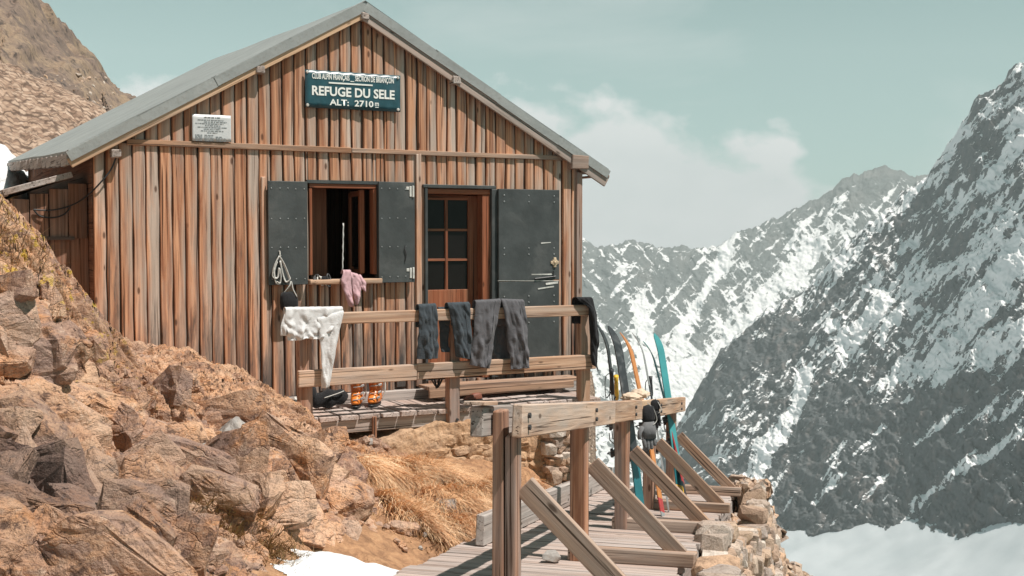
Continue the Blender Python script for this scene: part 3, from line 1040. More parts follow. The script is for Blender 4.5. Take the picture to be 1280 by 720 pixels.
# ================================================================== MOUNTAINS
def mountain(name, mat, c0, c1, nc, nr, ridge_pts, base_pts, Yr_pts, Yb_pts, wl, amp, shear, snow_fn, seed, back=0.25, rough_ridge=6.0):
    cols = np.linspace(c0, c1, nc)
    tt = np.concatenate([np.linspace(-back, 0, max(8, nr // 12), endpoint=False), np.linspace(0, 1, nr)])
    C, T = np.meshgrid(cols, tt)
    rg = interp(C, ridge_pts)
    rg = rg + rough_ridge * (fbm(C / 26, C * 0 + 0.7, 5, seed + 90, 0.6)) * np.exp(-np.abs(T) / 0.045)
    bs = interp(C, base_pts)
    Yr, Yb = interp(C, Yr_pts), interp(C, Yb_pts)
    tc_ = np.clip(T, 0, 1)
    Y = Yr + (Yb - Yr) * T
    zr, zb = (295 - rg) / F * Yr, (295 - bs) / F * Yb
    Z = np.where(T < 0, zr + T / back * (zr - zb) * 0.6, zr + (zb - zr) * tc_)
    X = (C - 640) / F * Y
    # across / down coordinates of the face, in metres
    V = 295 - F * Z / Y
    Ym = float(np.mean(Yb_pts[0][1] + Yr_pts[0][1])) / 2
    a = C * Ym / F
    b = V * Ym / F
    wxx = 0.30 * fbm(a / wl * 1.1, b / wl * 1.1, 4, seed + 7)
    qa, qb = (a + shear * b) / math.hypot(1, shear), (b - shear * a) / math.hypot(1, shear)
    D = ridged(qa / wl + wxx, qb / wl * 0.5 + wxx, 7, seed, 0.58)
    D1 = ridged((a - 0.55 * b) / wl * 1.3 + wxx, b / wl * 0.8, 6, seed + 29, 0.58)
    D2 = fbm(a / wl * 0.4, b / wl * 0.4, 4, seed + 3)
    f1, f2, r = voro(qa / wl * 2.6 + wxx * 2, qb / wl * 1.5 + wxx * 2, seed + 9)
    f1b, f2b, rb = voro(qa / wl * 7.0 + wxx * 5, qb / wl * 4.2 + wxx * 5, seed + 19)
    D3 = (r[1] - 0.5) * r[3] * 1.6 + (r[2] - 0.35) * r[4] * 1.6 + 0.45 * ((rb[1] - 0.5) * rb[3] * 1.6 + (rb[2] - 0.35) * rb[4] * 1.6 + 0.6 * rb[0])
    fade = sstep(0.0, 0.05, T) + np.where(T < 0.0, 0.1, 0.0)
    disp = amp * (D * 0.60 + D1 * 0.35 + D2 * 0.8 + D3 * 0.28) * np.clip(fade + 0.12, 0, 1)
    P = np.stack([X - 0.35 * disp, Y - 0.75 * disp, Z + 0.5 * disp], -1)
    dr = np.gradient(P, axis=0)
    dc = np.gradient(P, axis=1)
    n = np.cross(dr, dc)
    n /= np.linalg.norm(n, axis=-1, keepdims=True) + 1e-9
    nz = np.abs(n[..., 2])
    me_nz = nz.mean()
    snow = snow_fn(C, V, T, a, b, (nz - me_nz) / (nz.std() + 1e-6), disp / amp, seed)
    me = grid_mesh(name, P, {'snow': snow})
    o = link(name, me, mat)
    tag(o, kind='structure')
    return o


def poly_dist(C, V, pts):
    d = np.full_like(C, 1e9)
    for (x0, y0), (x1, y1) in zip(pts[:-1], pts[1:]):
        vx, vy = x1 - x0, y1 - y0
        t = np.clip(((C - x0) * vx + (V - y0) * vy) / (vx * vx + vy * vy), 0, 1)
        d = np.minimum(d, np.hypot(C - x0 - t * vx, V - y0 - t * vy))
    return d


def blob(C, V, x, y, rx, ry, rot=0.0):
    dx, dy = C - x, V - y
    c, s = math.cos(rot), math.sin(rot)
    return np.exp(-(((dx * c + dy * s) / rx) ** 2 + ((-dx * s + dy * c) / ry) ** 2))


def snow_far(C, V, T, a, b, nz, dn, seed):
    wq = 9 * fbm(a / 60, b / 60, 4, seed + 51)
    lg = fbm(a / 90, b / 130, 4, seed + 61, 0.55)
    st = fbm((a + 0.8 * b + wq) / 17, (b - 0.8 * a) / 95, 6, seed + 31, 0.68)
    st2 = fbm((a - 0.8 * b + wq) / 19, (b + 0.8 * a) / 100, 6, seed + 37, 0.68)
    low = sstep(390, 480, V)
    s = 0.235 + 0.06 * nz + 0.35 * lg + 0.72 * np.maximum(st, st2 * 0.9)
    s += 0.20 * low
    s -= 0.5 * sstep(25, 0, V - interp(C, [(1000, 262), (1050, 228), (1080, 214), (1105, 210), (1140, 218), (1200, 230)])) * sstep(960, 1040, C)
    for pts, wd in (([(1010, 320), (940, 400), (880, 470), (830, 520)], 20), ([(920, 300), (890, 360), (850, 430)], 8), ([(800, 380), (820, 440), (800, 520)], 12)):
        s += 0.55 * np.exp(-(poly_dist(C, V, pts) / wd) ** 2)
    return s


def snow_right(C, V, T, a, b, nz, dn, seed):
    wq = 5 * fbm(a / 30, b / 30, 4, seed + 51)
    lg = fbm((a + 0.9 * b) / 45, (b - 0.9 * a) / 160, 4, seed + 61, 0.55)
    st = fbm((a + 0.95 * b + wq) / 11, (b - 0.95 * a + wq) / 55, 6, seed + 31, 0.68)
    st2 = fbm((a + 0.6 * b + wq) / 4.5, (b - 0.6 * a) / 16, 4, seed + 39, 0.7)
    s = 0.27 + 0.06 * nz + 0.40 * lg + 0.52 * st + 0.34 * st2
    up = 1 - sstep(300, 480, V - (C - 1100) * 0.12)
    s += 0.15 * up
    dark = sstep(470, 530, V + (1150 - C) * 0.2) * sstep(950, 1000, C)
    s -= 0.22 * dark
    for pts, wd, am in (([(1010, 470), (1000, 520), (965, 570), (935, 612), (900, 640)], 11, 0.9), ([(1110, 380), (1050, 460), (1010, 500)], 10, 0.4),
                        ([(1285, 300), (1230, 400), (1160, 470), (1110, 500)], 20, 0.55), ([(1290, 170), (1250, 210), (1232, 240)], 14, 0.6),
                        ([(1230, 320), (1160, 360), (1110, 420)], 16, 0.4), ([(1290, 420), (1240, 450), (1180, 480)], 16, 0.5),
                        ([(1240, 520), (1190, 560)], 7, 0.4), ([(1060, 600), (1020, 640)], 6, 0.35), ([(1290, 500), (1250, 530)], 8, 0.4),
                        ([(1200, 170), (1150, 240), (1080, 310), (1000, 380)], 12, 0.25), ([(1060, 560), (1040, 610)], 6, 0.4), ([(1290, 545), (1200, 600), (1150, 640)], 7, 0.45), ([(1210, 520), (1130, 580), (1075, 650)], 5, 0.45), ([(1050, 520), (985, 600), (960, 650)], 5, 0.4), ([(1000, 625), (975, 660)], 7, 0.5), ([(1110, 540), (1075, 575)], 6, 0.4)):
        s += am * np.exp(-(poly_dist(C, V, pts) / wd) ** 2)
    return s


far_mat = mountain_mat('far_mountain', (0.160, 0.170, 0.168), (0.19, 0.18, 0.17), 0.045)
right_mat = mountain_mat('near_mountain', (0.116, 0.128, 0.133), (0.185, 0.16, 0.15), 0.17)
mountain('mountain_ridge', far_mat, 560, 1500, 820, 440,
         [(560, 285), (690, 292), (730, 296), (748, 308), (790, 300), (830, 308), (870, 312), (900, 303), (940, 285), (980, 270), (1020, 250), (1050, 226), (1080, 213), (1105, 210), (1140, 219), (1200, 235), (1500, 250)],
         [(560, 660), (1500, 660)], [(560, 2500), (1500, 2700)], [(560, 2050), (1500, 2150)], 52, 11, 0.7, snow_far, 5, rough_ridge=9)
mountain('mountain_slope', right_mat, 790, 1640, 860, 640,
         [(790, 640), (840, 560), (870, 500), (900, 440), (960, 385), (1000, 365), (1050, 318), (1090, 275), (1130, 240), (1160, 213), (1190, 178), (1215, 130), (1245, 105), (1280, 72), (1400, -20), (1640, -150)],
         [(790, 760), (930, 735), (965, 755), (1000, 750), (1060, 730), (1130, 735), (1200, 715), (1280, 700), (1400, 660), (1640, 600)],
         [(790, 1150), (1130, 1050), (1280, 900), (1640, 760)], [(790, 950), (960, 800), (1280, 600), (1640, 450)], 32, 7.5, 0.9, snow_right, 12, rough_ridge=11)


def build_valley():
    cols = np.linspace(300, 1640, 200)
    tt = np.linspace(-0.09, 1, 150)
    C, T = np.meshgrid(cols, tt)
    Yb = interp(C, [(300, 2100), (520, 2090), (930, 845), (960, 812), (1280, 612), (1640, 460)])
    bs = interp(C, [(300, 660), (780, 670), (880, 690), (930, 668), (965, 692), (1000, 684), (1040, 668), (1073, 656), (1107, 668), (1161, 672), (1200, 656), (1236, 640), (1280, 640), (1400, 600), (1640, 540)])
    smooth = interp(C, [(300, 665), (880, 695), (965, 692), (1120, 676), (1280, 660), (1640, 580)])
    bs = smooth - 8 + 3.5 * fbm(C / 14, C * 0 + 0.2, 4, 15) * np.exp(-np.abs(T) / 0.03)
    Y = Yb + (170 - Yb) * T
    zb = (295 - bs) / F * Yb
    Z = zb + (-230 - zb) * T
    X = (C - 640) / F * Y
    Z += 5 * fbm(X / 90, Y / 90, 4, 7)
    me = grid_mesh('snowfield', np.stack([X, Y, Z], -1))
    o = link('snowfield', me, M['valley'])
    tag(o, kind='structure')


build_valley()


def build_haze():
    x0, x1, y0, y1, z0, z1 = -1400, 2600, -60, 3600, -700, 560
    b = MB()
    b.box(((x0 + x1) / 2, (y0 + y1) / 2, (z0 + z1) / 2), (x1 - x0, y1 - y0, z1 - z0))
    m = bpy.data.materials.new('haze')
    m.use_nodes = True
    t = m.node_tree
    t.nodes.clear()
    out = t.nodes.new('ShaderNodeOutputMaterial')
    pv = t.nodes.new('ShaderNodeVolumePrincipled')
    pv.inputs['Color'].default_value = (0.87, 0.97, 0.965, 1)
    pv.inputs['Density'].default_value = 0.00023
    pv.inputs['Anisotropy'].default_value = 0.0
    t.links.new(pv.outputs[0], out.inputs['Volume'])
    o = b.build('haze', m)
    tag(o, kind='stuff')


build_haze()


# ================================================================== HUT
def rect_sub(rects, hole):
    hx0, hx1, hz0, hz1 = hole
    out = []
    for x0, x1, z0, z1 in rects:
        if x1 <= hx0 or x0 >= hx1 or z1 <= hz0 or z0 >= hz1:
            out.append((x0, x1, z0, z1))
            continue
        if x0 < hx0:
            out.append((x0, hx0, z0, z1))
        if x1 > hx1:
            out.append((hx1, x1, z0, z1))
        xa, xb = max(x0, hx0), min(x1, hx1)
        if z0 < hz0:
            out.append((xa, xb, z0, hz0))
        if z1 > hz1:
            out.append((xa, xb, hz1, z1))
    return [r_ for r_ in out if r_[1] - r_[0] > 0.008 and r_[3] - r_[2] > 0.01]


RIDGE_X = FP(452, 40)[0]
RIDGE_Z = FP(452, 14)[1]
PITCHR = 0.562
def roofz(lx):
    return RIDGE_Z - abs(lx - RIDGE_X) * PITCHR


TRIM_Z = FP(430, 187)[1]
BASE_Z = -1.50
DECK_Z = -1.60
wx0, wz1 = FP(385, 229)
wx1, _ = FP(470, 229)
wz0 = FP(430, 349)[1]
dx0, dz1 = FP(533, 235)
dx1, _ = FP(612, 235)
dz0 = FP(570, 474)[1]
WIN = (wx0, wx1, wz0, wz1)
DOOR = (dx0, dx1, dz0, dz1)

hut = empty('alpine_hut', hutW(0, 0, 0), TH)
tag(hut, 'weathered brown timber mountain hut with grey gable roof and dark shutters', 'hut')


def board(mb, x0, x1, z0, z1, ztop=None, y=-0.006, th=0.030, jit=0.006):
    """one upright board with slightly waney edges; ztop: function for a slanted top"""
    n = max(1, int((z1 - z0) / 0.28))
    vs, gs, fs, ac = [], [], [], []
    dep = random.uniform(-0.008, 0.004)
    lean = random.uniform(-0.004, 0.004)
    for k in range(n + 1):
        f = k / n
        a = x0 + random.uniform(-jit, jit) + lean * f
        b = x1 + random.uniform(-jit, jit) + lean * f
        if ztop:
            za, zb = z0 + (ztop(a) - z0) * f, z0 + (ztop(b) - z0) * f
        else:
            za = zb = z0 + (z1 - z0) * f
        yy = y + dep
        w_ = b - a
        for (xx, zz, yv, q) in ((a + 0.05 * w_, za, yy, 0.1), (b - 0.10 * w_, zb, yy, 0.85), (b, zb, yy + th * 0.45, 1.0), (b, zb, yy + th, 1.0), (a, za, yy + th, 0.0), (a, za, yy + th * 0.3, 0.0)):
            vs.append((xx, yv, zz))
            gs.append((zz, xx - x0, yv))
            ac.append(q)
    for k in range(n):
        o = k * 6
        for i in range(6):
            j = (i + 1) % 6
            fs.append((o + i, o + j, o + 6 + j, o + 6 + i))
    fs.append((5, 4, 3, 2, 1, 0))
    fs.append(tuple(n * 6 + q for q in range(6)))
    mb.add(vs, fs, gs, None, ac)


def build_hut():
    fw = MB()
    x = 0.0
    rnd = random.Random(3)
    while x < HL - 0.02:
        pitch = rnd.uniform(0.104, 0.118)
        x1 = min(x + pitch * 0.90, HL)
        # lower boards
        rects = rect_sub(rect_sub([(x, x1, BASE_Z + rnd.uniform(-0.03, 0.03), TRIM_Z - 0.012)], WIN), DOOR)
        for r_ in rects:
            board(fw, *r_)
        # gable boards
        zt = roofz((x + x1) / 2)
        if zt - 0.03 > TRIM_Z + 0.05:
            board(fw, x + rnd.uniform(-0.01, 0.01), x1, TRIM_Z + 0.012, zt, ztop=lambda q: roofz(q) - 0.02)
        x += pitch
    front = fw.build('front_wall', M['facade'], hut)
    rc = MB()
    for r_ in rect_sub(rect_sub([(0.0, HL, BASE_Z, TRIM_Z)], WIN), DOOR):
        rc.box(((r_[0] + r_[1]) / 2, 0.036, (r_[2] + r_[3]) / 2), (r_[1] - r_[0], 0.03, r_[3] - r_[2]))
    # gable backing
    vs = [(0.0, 0.021, TRIM_Z), (HL, 0.021, TRIM_Z), (HL, 0.021, roofz(HL) - 0.02), (RIDGE_X, 0.021, RIDGE_Z - 0.02), (0, 0.021, roofz(0) - 0.02)]
    vs += [(a, 0.051, c) for a, b_, c in vs]
    rc.add(vs, [(0, 1, 2, 3, 4), (9, 8, 7, 6, 5), (0, 5, 6, 1), (1, 6, 7, 2), (2, 7, 8, 3), (3, 8, 9, 4), (4, 9, 5, 0)], [(c, a, b_) for a, b_, c in vs])
    rc.build('wall_backing', M['recess'], front)
    tb = MB()
    xa = FP(158, 178)[0]
    x_join = FP(438, 187)[0]
    tb.bar((xa, -0.018, TRIM_Z), (x_join, -0.018, TRIM_Z - 0.006), 0.03, 0.048, jit=0.003)
    tb.bar((x_join + 0.004, -0.018, TRIM_Z - 0.006), (HL - 0.02, -0.018, TRIM_Z - 0.012), 0.03, 0.046, jit=0.003)
    tb.build('trim_board', M['trimwood'], front, bevel=0.004)
    # side, back, floor, ceiling
    sw = MB()
    n = 30
    for k in range(n):
        board_y0, board_y1 = 0.06 + k * 0.195, 0.06 + k * 0.195 + 0.18
        sw.box((HL + 0.012, (board_y0 + board_y1) / 2, (BASE_Z + roofz(HL)) / 2), (0.03, 0.18, roofz(HL) - BASE_Z - 0.04), jit=0.004)
    sw.box((HL - 0.02, 3.0, (BASE_Z + roofz(HL)) / 2), (0.03, 5.9, roofz(HL) - BASE_Z - 0.06))
    sw.build('side_wall', M['facade'], hut)
    sw = MB()
    sw.box((0.02, 3.0, (BASE_Z + roofz(0)) / 2), (0.05, 5.9, roofz(0) - BASE_Z - 0.06))
    sw.build('side_wall', M['annex'], hut)
    bw = MB()
    vs = [(0.05, 5.96, BASE_Z - 0.3), (HL - 0.04, 5.96, BASE_Z - 0.3), (HL - 0.04, 5.96, roofz(HL) - 0.06), (RIDGE_X, 5.96, RIDGE_Z - 0.06), (0.05, 5.96, roofz(0) - 0.06)]
    vs += [(a, 6.02, c) for a, b_, c in vs]
    vs = [(a, b_, c + (0.22 if c > -1.0 else 0.0)) for a, b_, c in vs]
    bw.add(vs, [(0, 1, 2, 3, 4), (9, 8, 7, 6, 5), (0, 5, 6, 1), (1, 6, 7, 2), (2, 7, 8, 3), (3, 8, 9, 4), (4, 9, 5, 0)], [(c, a, b_) for a, b_, c in vs])
    bw.build('back_wall', M['annex'], hut)
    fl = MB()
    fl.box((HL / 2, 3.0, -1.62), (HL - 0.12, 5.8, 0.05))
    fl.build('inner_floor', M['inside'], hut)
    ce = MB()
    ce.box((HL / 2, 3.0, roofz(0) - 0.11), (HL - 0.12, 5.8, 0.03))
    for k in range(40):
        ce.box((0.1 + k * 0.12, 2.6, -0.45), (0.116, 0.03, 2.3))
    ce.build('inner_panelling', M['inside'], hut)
    pt = MB()                                               # a partition seen through the window
    xw = FP(415, 300)[0]
    pt.box((xw, 0.42, -0.5), (0.17, 0.04, 2.2))
    pt.box((xw - 0.30, 0.50, -0.5), (0.40, 0.04, 2.2))
    pt.build('partition', M['redwood'], hut)
    # corner boards and knee blocks
    cb = MB()
    cb.box((HL + 0.002, -0.012, (BASE_Z + TRIM_Z) / 2 - 0.05), (0.07, 0.05, TRIM_Z - BASE_Z - 0.2), jit=0.003)
    cb.build('corner_board', M['post'], hut, bevel=0.006)
    # the board at the right of the window, full height and orange
    wb = MB()
    xx = FP(522, 300)[0]
    wb.box((xx, -0.022, (BASE_Z + TRIM_Z) / 2), (0.058, 0.034, TRIM_Z - BASE_Z - 0.04), tone=0.9, jit=0.004)
    wb.build('batten', M['facade'], front, bevel=0.004)
    wb = MB()
    xx = FP(329, 300)[0]
    wb.box((xx, -0.018, (BASE_Z + wz1) / 2 + 0.05), (0.042, 0.030, wz1 - BASE_Z), tone=0.8, jit=0.004)
    wb.build('batten', M['facade'], front, bevel=0.004)
    # purlin ends
    for (px, py, s) in ((452, 22, 0.10), (322, 85, 0.10), (566, 98, 0.11), (143, 193, 0.10)):
        lx, lz = FP(px, py)
        pm = MB()
        lz = min(lz, roofz(lx) - s * 0.62)
        pm.box((lx, -0.035, lz), (s * 0.8, 0.15, s * 0.65), jit=0.006)
        pm.build('purlin_end', M['greywood'], hut, bevel=0.008)
    lx, lz = FP(717, 203)
    pm = MB()
    pm.box((lx + 0.02, -0.05, lz), (0.20, 0.12, 0.14), jit=0.006)
    pm.build('purlin_end', M['bargegrey'], hut, bevel=0.008)

    # roof: two pitches with thickness, skin of roofing felt
    OV = 0.09
    th = 0.042
    rm = MB()
    ex0, ex1 = -0.20, HL + 0.31
    for x0, x1, pieces in ((RIDGE_X, ex0, 6), (RIDGE_X, ex1, 6)):
        for k in range(10):
            f0, f1 = k / 10, (k + 1) / 10
            xa_, xb_ = x0 + (x1 - x0) * f0, x0 + (x1 - x0) * f1
            za, zb = roofz(xa_) + 0.035, roofz(xb_) + 0.035
            ny = 14
            vs, fs = [], []
            for j in range(ny + 1):
                yy = -OV + (6.15 + OV) * j / ny
                w_ = 0.004 * math.sin(j * 1.1)
                if j in (0,):
                    w_ = 0
                up = 0.042 * max(0.0, yy)
                vs += [(xa_, yy, za + th + w_ + up), (xb_, yy, zb + th + w_ + up), (xb_, yy, zb + up), (xa_, yy, za + up)]
            for j in range(ny):
                o = j * 4
                for i in range(4):
                    fs.append((o + i, o + (i + 1) % 4, o + 4 + (i + 1) % 4, o + 4 + i))
            fs.append((0, 1, 2, 3))
            fs.append(tuple(ny * 4 + q for q in (3, 2, 1, 0)))
            rm.add(vs, fs)
    roof = rm.build('roof', M['roof'], hut)
    # lapped verge strips, in four lengths a side
    for x1 in (ex0 - 0.01, ex1 + 0.01):
        sm = MB()
        cuts = [0, 0.27, 0.52, 0.78, 1.0]
        for q in range(4):
            f0, f1 = cuts[q], cuts[q + 1]
            xa_, xb_ = RIDGE_X + (x1 - RIDGE_X) * f0, RIDGE_X + (x1 - RIDGE_X) * (f1 + (0.01 if q < 3 else 0))
            yo = -OV - 0.008 - 0.003 * (q % 2)
            z = 0.078 + 0.004 * (q % 2)
            a, b_ = Vector((xa_, yo, roofz(xa_) + z)), Vector((xb_, yo, roofz(xb_) + z))
            sm.bar(a + Vector((0, 0, -0.05)), b_ + Vector((0, 0, -0.05)), 0.008, 0.085, jit=0.002)
            sm.bar(a + Vector((0, 0.09, 0.004)), b_ + Vector((0, 0.09, 0.004)), 0.18, 0.008, jit=0.002)
        sm.build('verge_strip', M['roof'], roof)
    for x1, mt in ((ex0, 'barge'), (ex1, 'bargegrey')):
        bb = MB()
        a, b_ = Vector((RIDGE_X, -OV + 0.015, RIDGE_Z + 0.0)), Vector((x1, -OV + 0.015, roofz(x1) - 0.0))
        h_ = 0.085 if mt == 'barge' else 0.12
        off = -0.03 if mt == 'barge' else -0.045
        bb.bar(a + Vector((0, 0, off)), b_ + Vector((0, 0, off)), 0.028, h_, jit=0.002)
        bb.build('barge_board', M[mt], roof, bevel=0.004)
    # eave fascia on the left, soffit on the right
    ef = MB()
    for k in range(16):
        ef.box((ex0 - 0.012, -OV + 0.02 + 0.39 * k + 0.19, roofz(ex0) + 0.0 + 0.042 * 0.39 * (k + 0.25)), (0.025, 0.375, 0.095), jit=0.004)
    ef.build('eave_board', M['greywood'], roof)
    so_ = MB()
    for k in range(3):
        xa_ = HL + 0.06 + 0.1 * k
        so_.box((xa_ + 0.02, 3.0, roofz(xa_) - 0.012), (0.095, 6.2, 0.018))
    for k in range(20):
        so_.box((HL - 0.02, 0.15 + 0.29 * k, roofz(HL) + 0.01 + 0.006 * k), (0.04, 0.28, 0.14 + 0.012 * k))
        so_.box((0.03, 0.15 + 0.29 * k, roofz(0) + 0.01 + 0.006 * k), (0.04, 0.28, 0.10 + 0.012 * k))
    so_.build('soffit', M['post'], roof)

    # ---------------- window
    wf = MB()
    W0, W1, Z0, Z1 = WIN
    fr = 0.035
    wf.box(((W0 + W1) / 2, 0.03, Z1 - 0.022), (W1 - W0 - 0.01, 0.11, 0.04))
    wf.box((W0 + 0.018, 0.03, (Z0 + Z1) / 2), (0.03, 0.10, Z1 - Z0 - 0.09))
    wf.box((W1 - 0.02, 0.03, (Z0 + Z1) / 2), (0.035, 0.10, Z1 - Z0 - 0.09))
    wfo = wf.build('window_frame', M['redwood'], hut, bevel=0.004)
    he = MB()
    he.box(((W0 + W1) / 2, -0.012, Z1 + 0.016), (W1 - W0 + 0.04, 0.05, 0.03))
    he.box((W1 + 0.012, -0.006, (Z0 + Z1) / 2), (0.026, 0.05, Z1 - Z0 - 0.01))
    he.build('head_trim', M['shutter'], wfo)
    sl_ = MB()
    sl_.box(((W0 + W1) / 2, -0.03, Z0 - 0.02), (W1 - W0 + 0.04, 0.16, 0.045), jit=0.002)
    sl_.build('window_sill', M['rail'], wfo, bevel=0.005)
    # inward opened casement at the right
    ca_ = MB()
    xs = W1 - 0.10
    for (c, s) in (((xs, 0.14, (Z0 + Z1) / 2), (0.05, 0.045, Z1 - Z0 - 0.10)), ((xs, 0.44, (Z0 + Z1) / 2), (0.04, 0.05, Z1 - Z0 - 0.14)),
                   ((xs, 0.29, Z1 - 0.08), (0.04, 0.26, 0.05)), ((xs, 0.29, Z0 + 0.06), (0.04, 0.26, 0.05))):
        ca_.box(c, s)
    cs = ca_.build('casement', M['redwood'], wfo, bevel=0.003)
    gl = MB()
    gl.box((xs, 0.29, (Z0 + Z1) / 2), (0.006, 0.26, Z1 - Z0 - 0.22))
    gl.build('glass_pane', M['glass'], cs)

    def rivets(par, pts, y, r=0.0065):
        for (lx, lz) in pts:
            mb = MB()
            ring = lambda rr, yy: [(lx + rr * math.cos(a * math.pi / 4), yy, lz + rr * math.sin(a * math.pi / 4)) for a in range(8)]
            mb.loft([ring(r, y), ring(r * 0.6, y - 0.006)])
            mb.build('rivet', M['rivet'], par)

    def shutter(pxa, pxb, pya, pyb, name, ycols, rows, hinge_side):
        x0, z1 = FP(pxa, pya, 0.05)
        x1, z1b = FP(pxb, pya, 0.05)
        z0 = FP((pxa + pxb) / 2, pyb, 0.05)[1]
        mb = MB()
        mb.box(((x0 + x1) / 2, -0.062, (z0 + z1) / 2), (x1 - x0, 0.03, z1 - z0))
        o = mb.build(name, M['shutter'], hut, bevel=0.004, seg=2)
        rv = MB()
        pts = []
        for r_ in rows:
            for c_ in ycols:
                pts.append((x0 + (x1 - x0) * c_, z0 + (z1 - z0) * r_ + random.uniform(-.004, .004)))
        rivets(o, pts, -0.077)
        return o, x0, x1, z0, z1

    o, x0, x1, z0, z1 = shutter(334, 383, 226, 356, 'shutter', (0.08, 0.3, 0.5, 0.7, 0.92), (0.93, 0.64, 0.36, 0.06), 'l')
    hk = MB()
    hx, hz = FP(349, 318, 0.08)
    hk.tube([(hx, -0.076, hz + 0.03), (hx, -0.10, hz + 0.03), (hx, -0.105, hz), (hx + 0.008, -0.10, hz - 0.015)], 0.006, 6)
    hk.build('hook', M['bare'], o)
    o, x0, x1, z0, z1 = shutter(472, 517, 227, 353, 'shutter', (0.08, 0.3, 0.52, 0.74), (0.93, 0.64, 0.36, 0.06), 'r')
    for zz in (z1 - 0.09, z0 + 0.09):
        hg = MB()
        hg.box((x1 - 0.045, -0.081, zz), (0.022, 0.006, 0.10))
        hg.box((x1 - 0.018, -0.083, zz), (0.018, 0.012, 0.11))
        hg.box((x1 - 0.075, -0.080, zz + 0.03), (0.03, 0.005, 0.03))
        hg.build('hinge', M['bare'], o, bevel=0.002)
    lt = MB()
    lx_, lz_ = FP(507, 318, 0.08)
    lt.tube([(lx_, -0.08, lz_ + 0.09), (lx_ - 0.012, -0.088, lz_ + 0.05), (lx_ + 0.006, -0.088, lz_), (lx_ - 0.006, -0.083, lz_ - 0.07)], 0.006, 6)
    lt.build('latch', M['iron'], o)

    # ---------------- door
    D0, D1, DZ0, DZ1 = DOOR
    df = MB()
    df.box(((D0 + D1) / 2, -0.014, DZ1 + 0.018), (D1 - D0 + 0.10, 0.06, 0.034))
    df.box((D0 - 0.016, -0.012, (DZ0 + DZ1) / 2), (0.03, 0.055, DZ1 - DZ0))
    df.box((D1 + 0.040, -0.016, (DZ0 + DZ1) / 2), (0.075, 0.06, DZ1 - DZ0))
    dfr = df.build('door_frame', M['shutter'], hut, bevel=0.004)
    jb = MB()
    jb.box(((D0 + D1) / 2, 0.05, DZ1 - 0.03), (D1 - D0, 0.12, 0.05))
    jb.box((D1 - 0.045, 0.05, (DZ0 + DZ1) / 2 - 0.03), (0.085, 0.12, DZ1 - DZ0 - 0.06))
    jb.build('jamb', M['redwood'], dfr, bevel=0.004)
    # glazed leaf
    dl = MB()
    a0, a1 = D0 + 0.02, D1 - 0.17
    ya = 0.16
    zg0, zg1 = FP(560, 362, -0.15)[1], FP(560, 250, -0.15)[1]
    dl.box((a0 + 0.012, ya, (DZ0 + DZ1) / 2 - 0.03), (0.05, 0.045, DZ1 - DZ0 - 0.07))
    dl.box((a1 + 0.06, ya, (DZ0 + DZ1) / 2 - 0.03), (0.13, 0.045, DZ1 - DZ0 - 0.07))
    dl.box(((a0 + a1) / 2, ya, (zg1 + DZ1) / 2 - 0.03), (a1 - a0, 0.043, DZ1 - zg1 - 0.06))
    dl.box(((a0 + a1) / 2, ya, (zg0 + DZ0) / 2), (a1 - a0, 0.043, zg0 - DZ0))
    ge0, ge1 = a0 + 0.037, a1 - 0.005
    xm = ge0 + (ge1 - ge0) * 0.48
    dl.box((xm, ya, (zg0 + zg1) / 2), (0.032, 0.036, zg1 - zg0))
    for k in (1, 2):
        zz = zg0 + (zg1 - zg0) * k / 3
        dl.box(((ge0 + ge1) / 2, ya, zz), (ge1 - ge0, 0.034, 0.024))
    door = dl.build('door', M['redwood'], hut, bevel=0.003)
    for k in range(3):
        for (q0, q1) in ((ge0, xm - 0.016), (xm + 0.016, ge1)):
            za, zb = zg0 + (zg1 - zg0) * k / 3, zg0 + (zg1 - zg0) * (k + 1) / 3
            gp = MB()
            gp.box(((q0 + q1) / 2, ya + 0.004, (za + zb) / 2), (q1 - q0, 0.006, zb - za))
            gp.build('glass_pane', M['glass'], door)
    # metal clad outer door folded back on the wall
    x0, z1 = FP(622, 236, 0.06)
    x1, _ = FP(698, 236, 0.06)
    z0 = FP(660, 458, 0.06)[1]
    zs = FP(660, 351, 0.06)[1]
    sd = MB()
    sd.box(((x0 + x1) / 2, -0.066, (zs + z1) / 2 + 0.003), (x1 - x0, 0.036, z1 - zs - 0.006))
    sd.box(((x0 + x1) / 2, -0.066, (zs + z0) / 2 - 0.003), (x1 - x0 - 0.004, 0.034, zs - z0 - 0.006))
    sdo = sd.build('outer_door', M['shutter'], hut, bevel=0.004, seg=2)
    rv = MB()
    pts = []
    for r_ in (0.965, 0.93, 0.67, 0.635, 0.40, 0.365, 0.31, 0.25, 0.05):
        for c_ in (0.09, 0.49, 0.91):
            pts.append((x0 + (x1 - x0) * c_, z0 + (z1 - z0) * r_))
    rivets(sdo, pts, -0.084, 0.008)
    lk = MB()
    lx_, lz_ = FP(693, 328, 0.08)
    lk.box((lx_, -0.090, lz_), (0.055, 0.012, 0.055))
    lk.box((lx_ - 0.002, -0.091, lz_), (0.095, 0.010, 0.03))
    lk.box((lx_, -0.0915, lz_), (0.03, 0.014, 0.10))
    lk.tube([(lx_, -0.10, lz_), (lx_, -0.112, lz_)], 0.012, 8)
    lk.build('lock_plate', M['lock'], sdo, bevel=0.003)
    for (pa, pb, wd) in (((664, 343), (690, 343), 0.012), ((622, 351), (698, 351), 0.006), ((682, 355), (697, 353), 0.02), ((672, 361), (692, 358), 0.014), ((676, 304), (688, 303), 0.008)):
        (ax, az_), (bx, bz_) = FP(*pa, 0.08), FP(*pb, 0.08)
        sc = MB()
        sc.bar((ax, -0.0855, az_), (bx, -0.0855, bz_), 0.003, wd, jit=0.0015)
        sc.build('scratch', M['bare'], sdo)
    bl = MB()
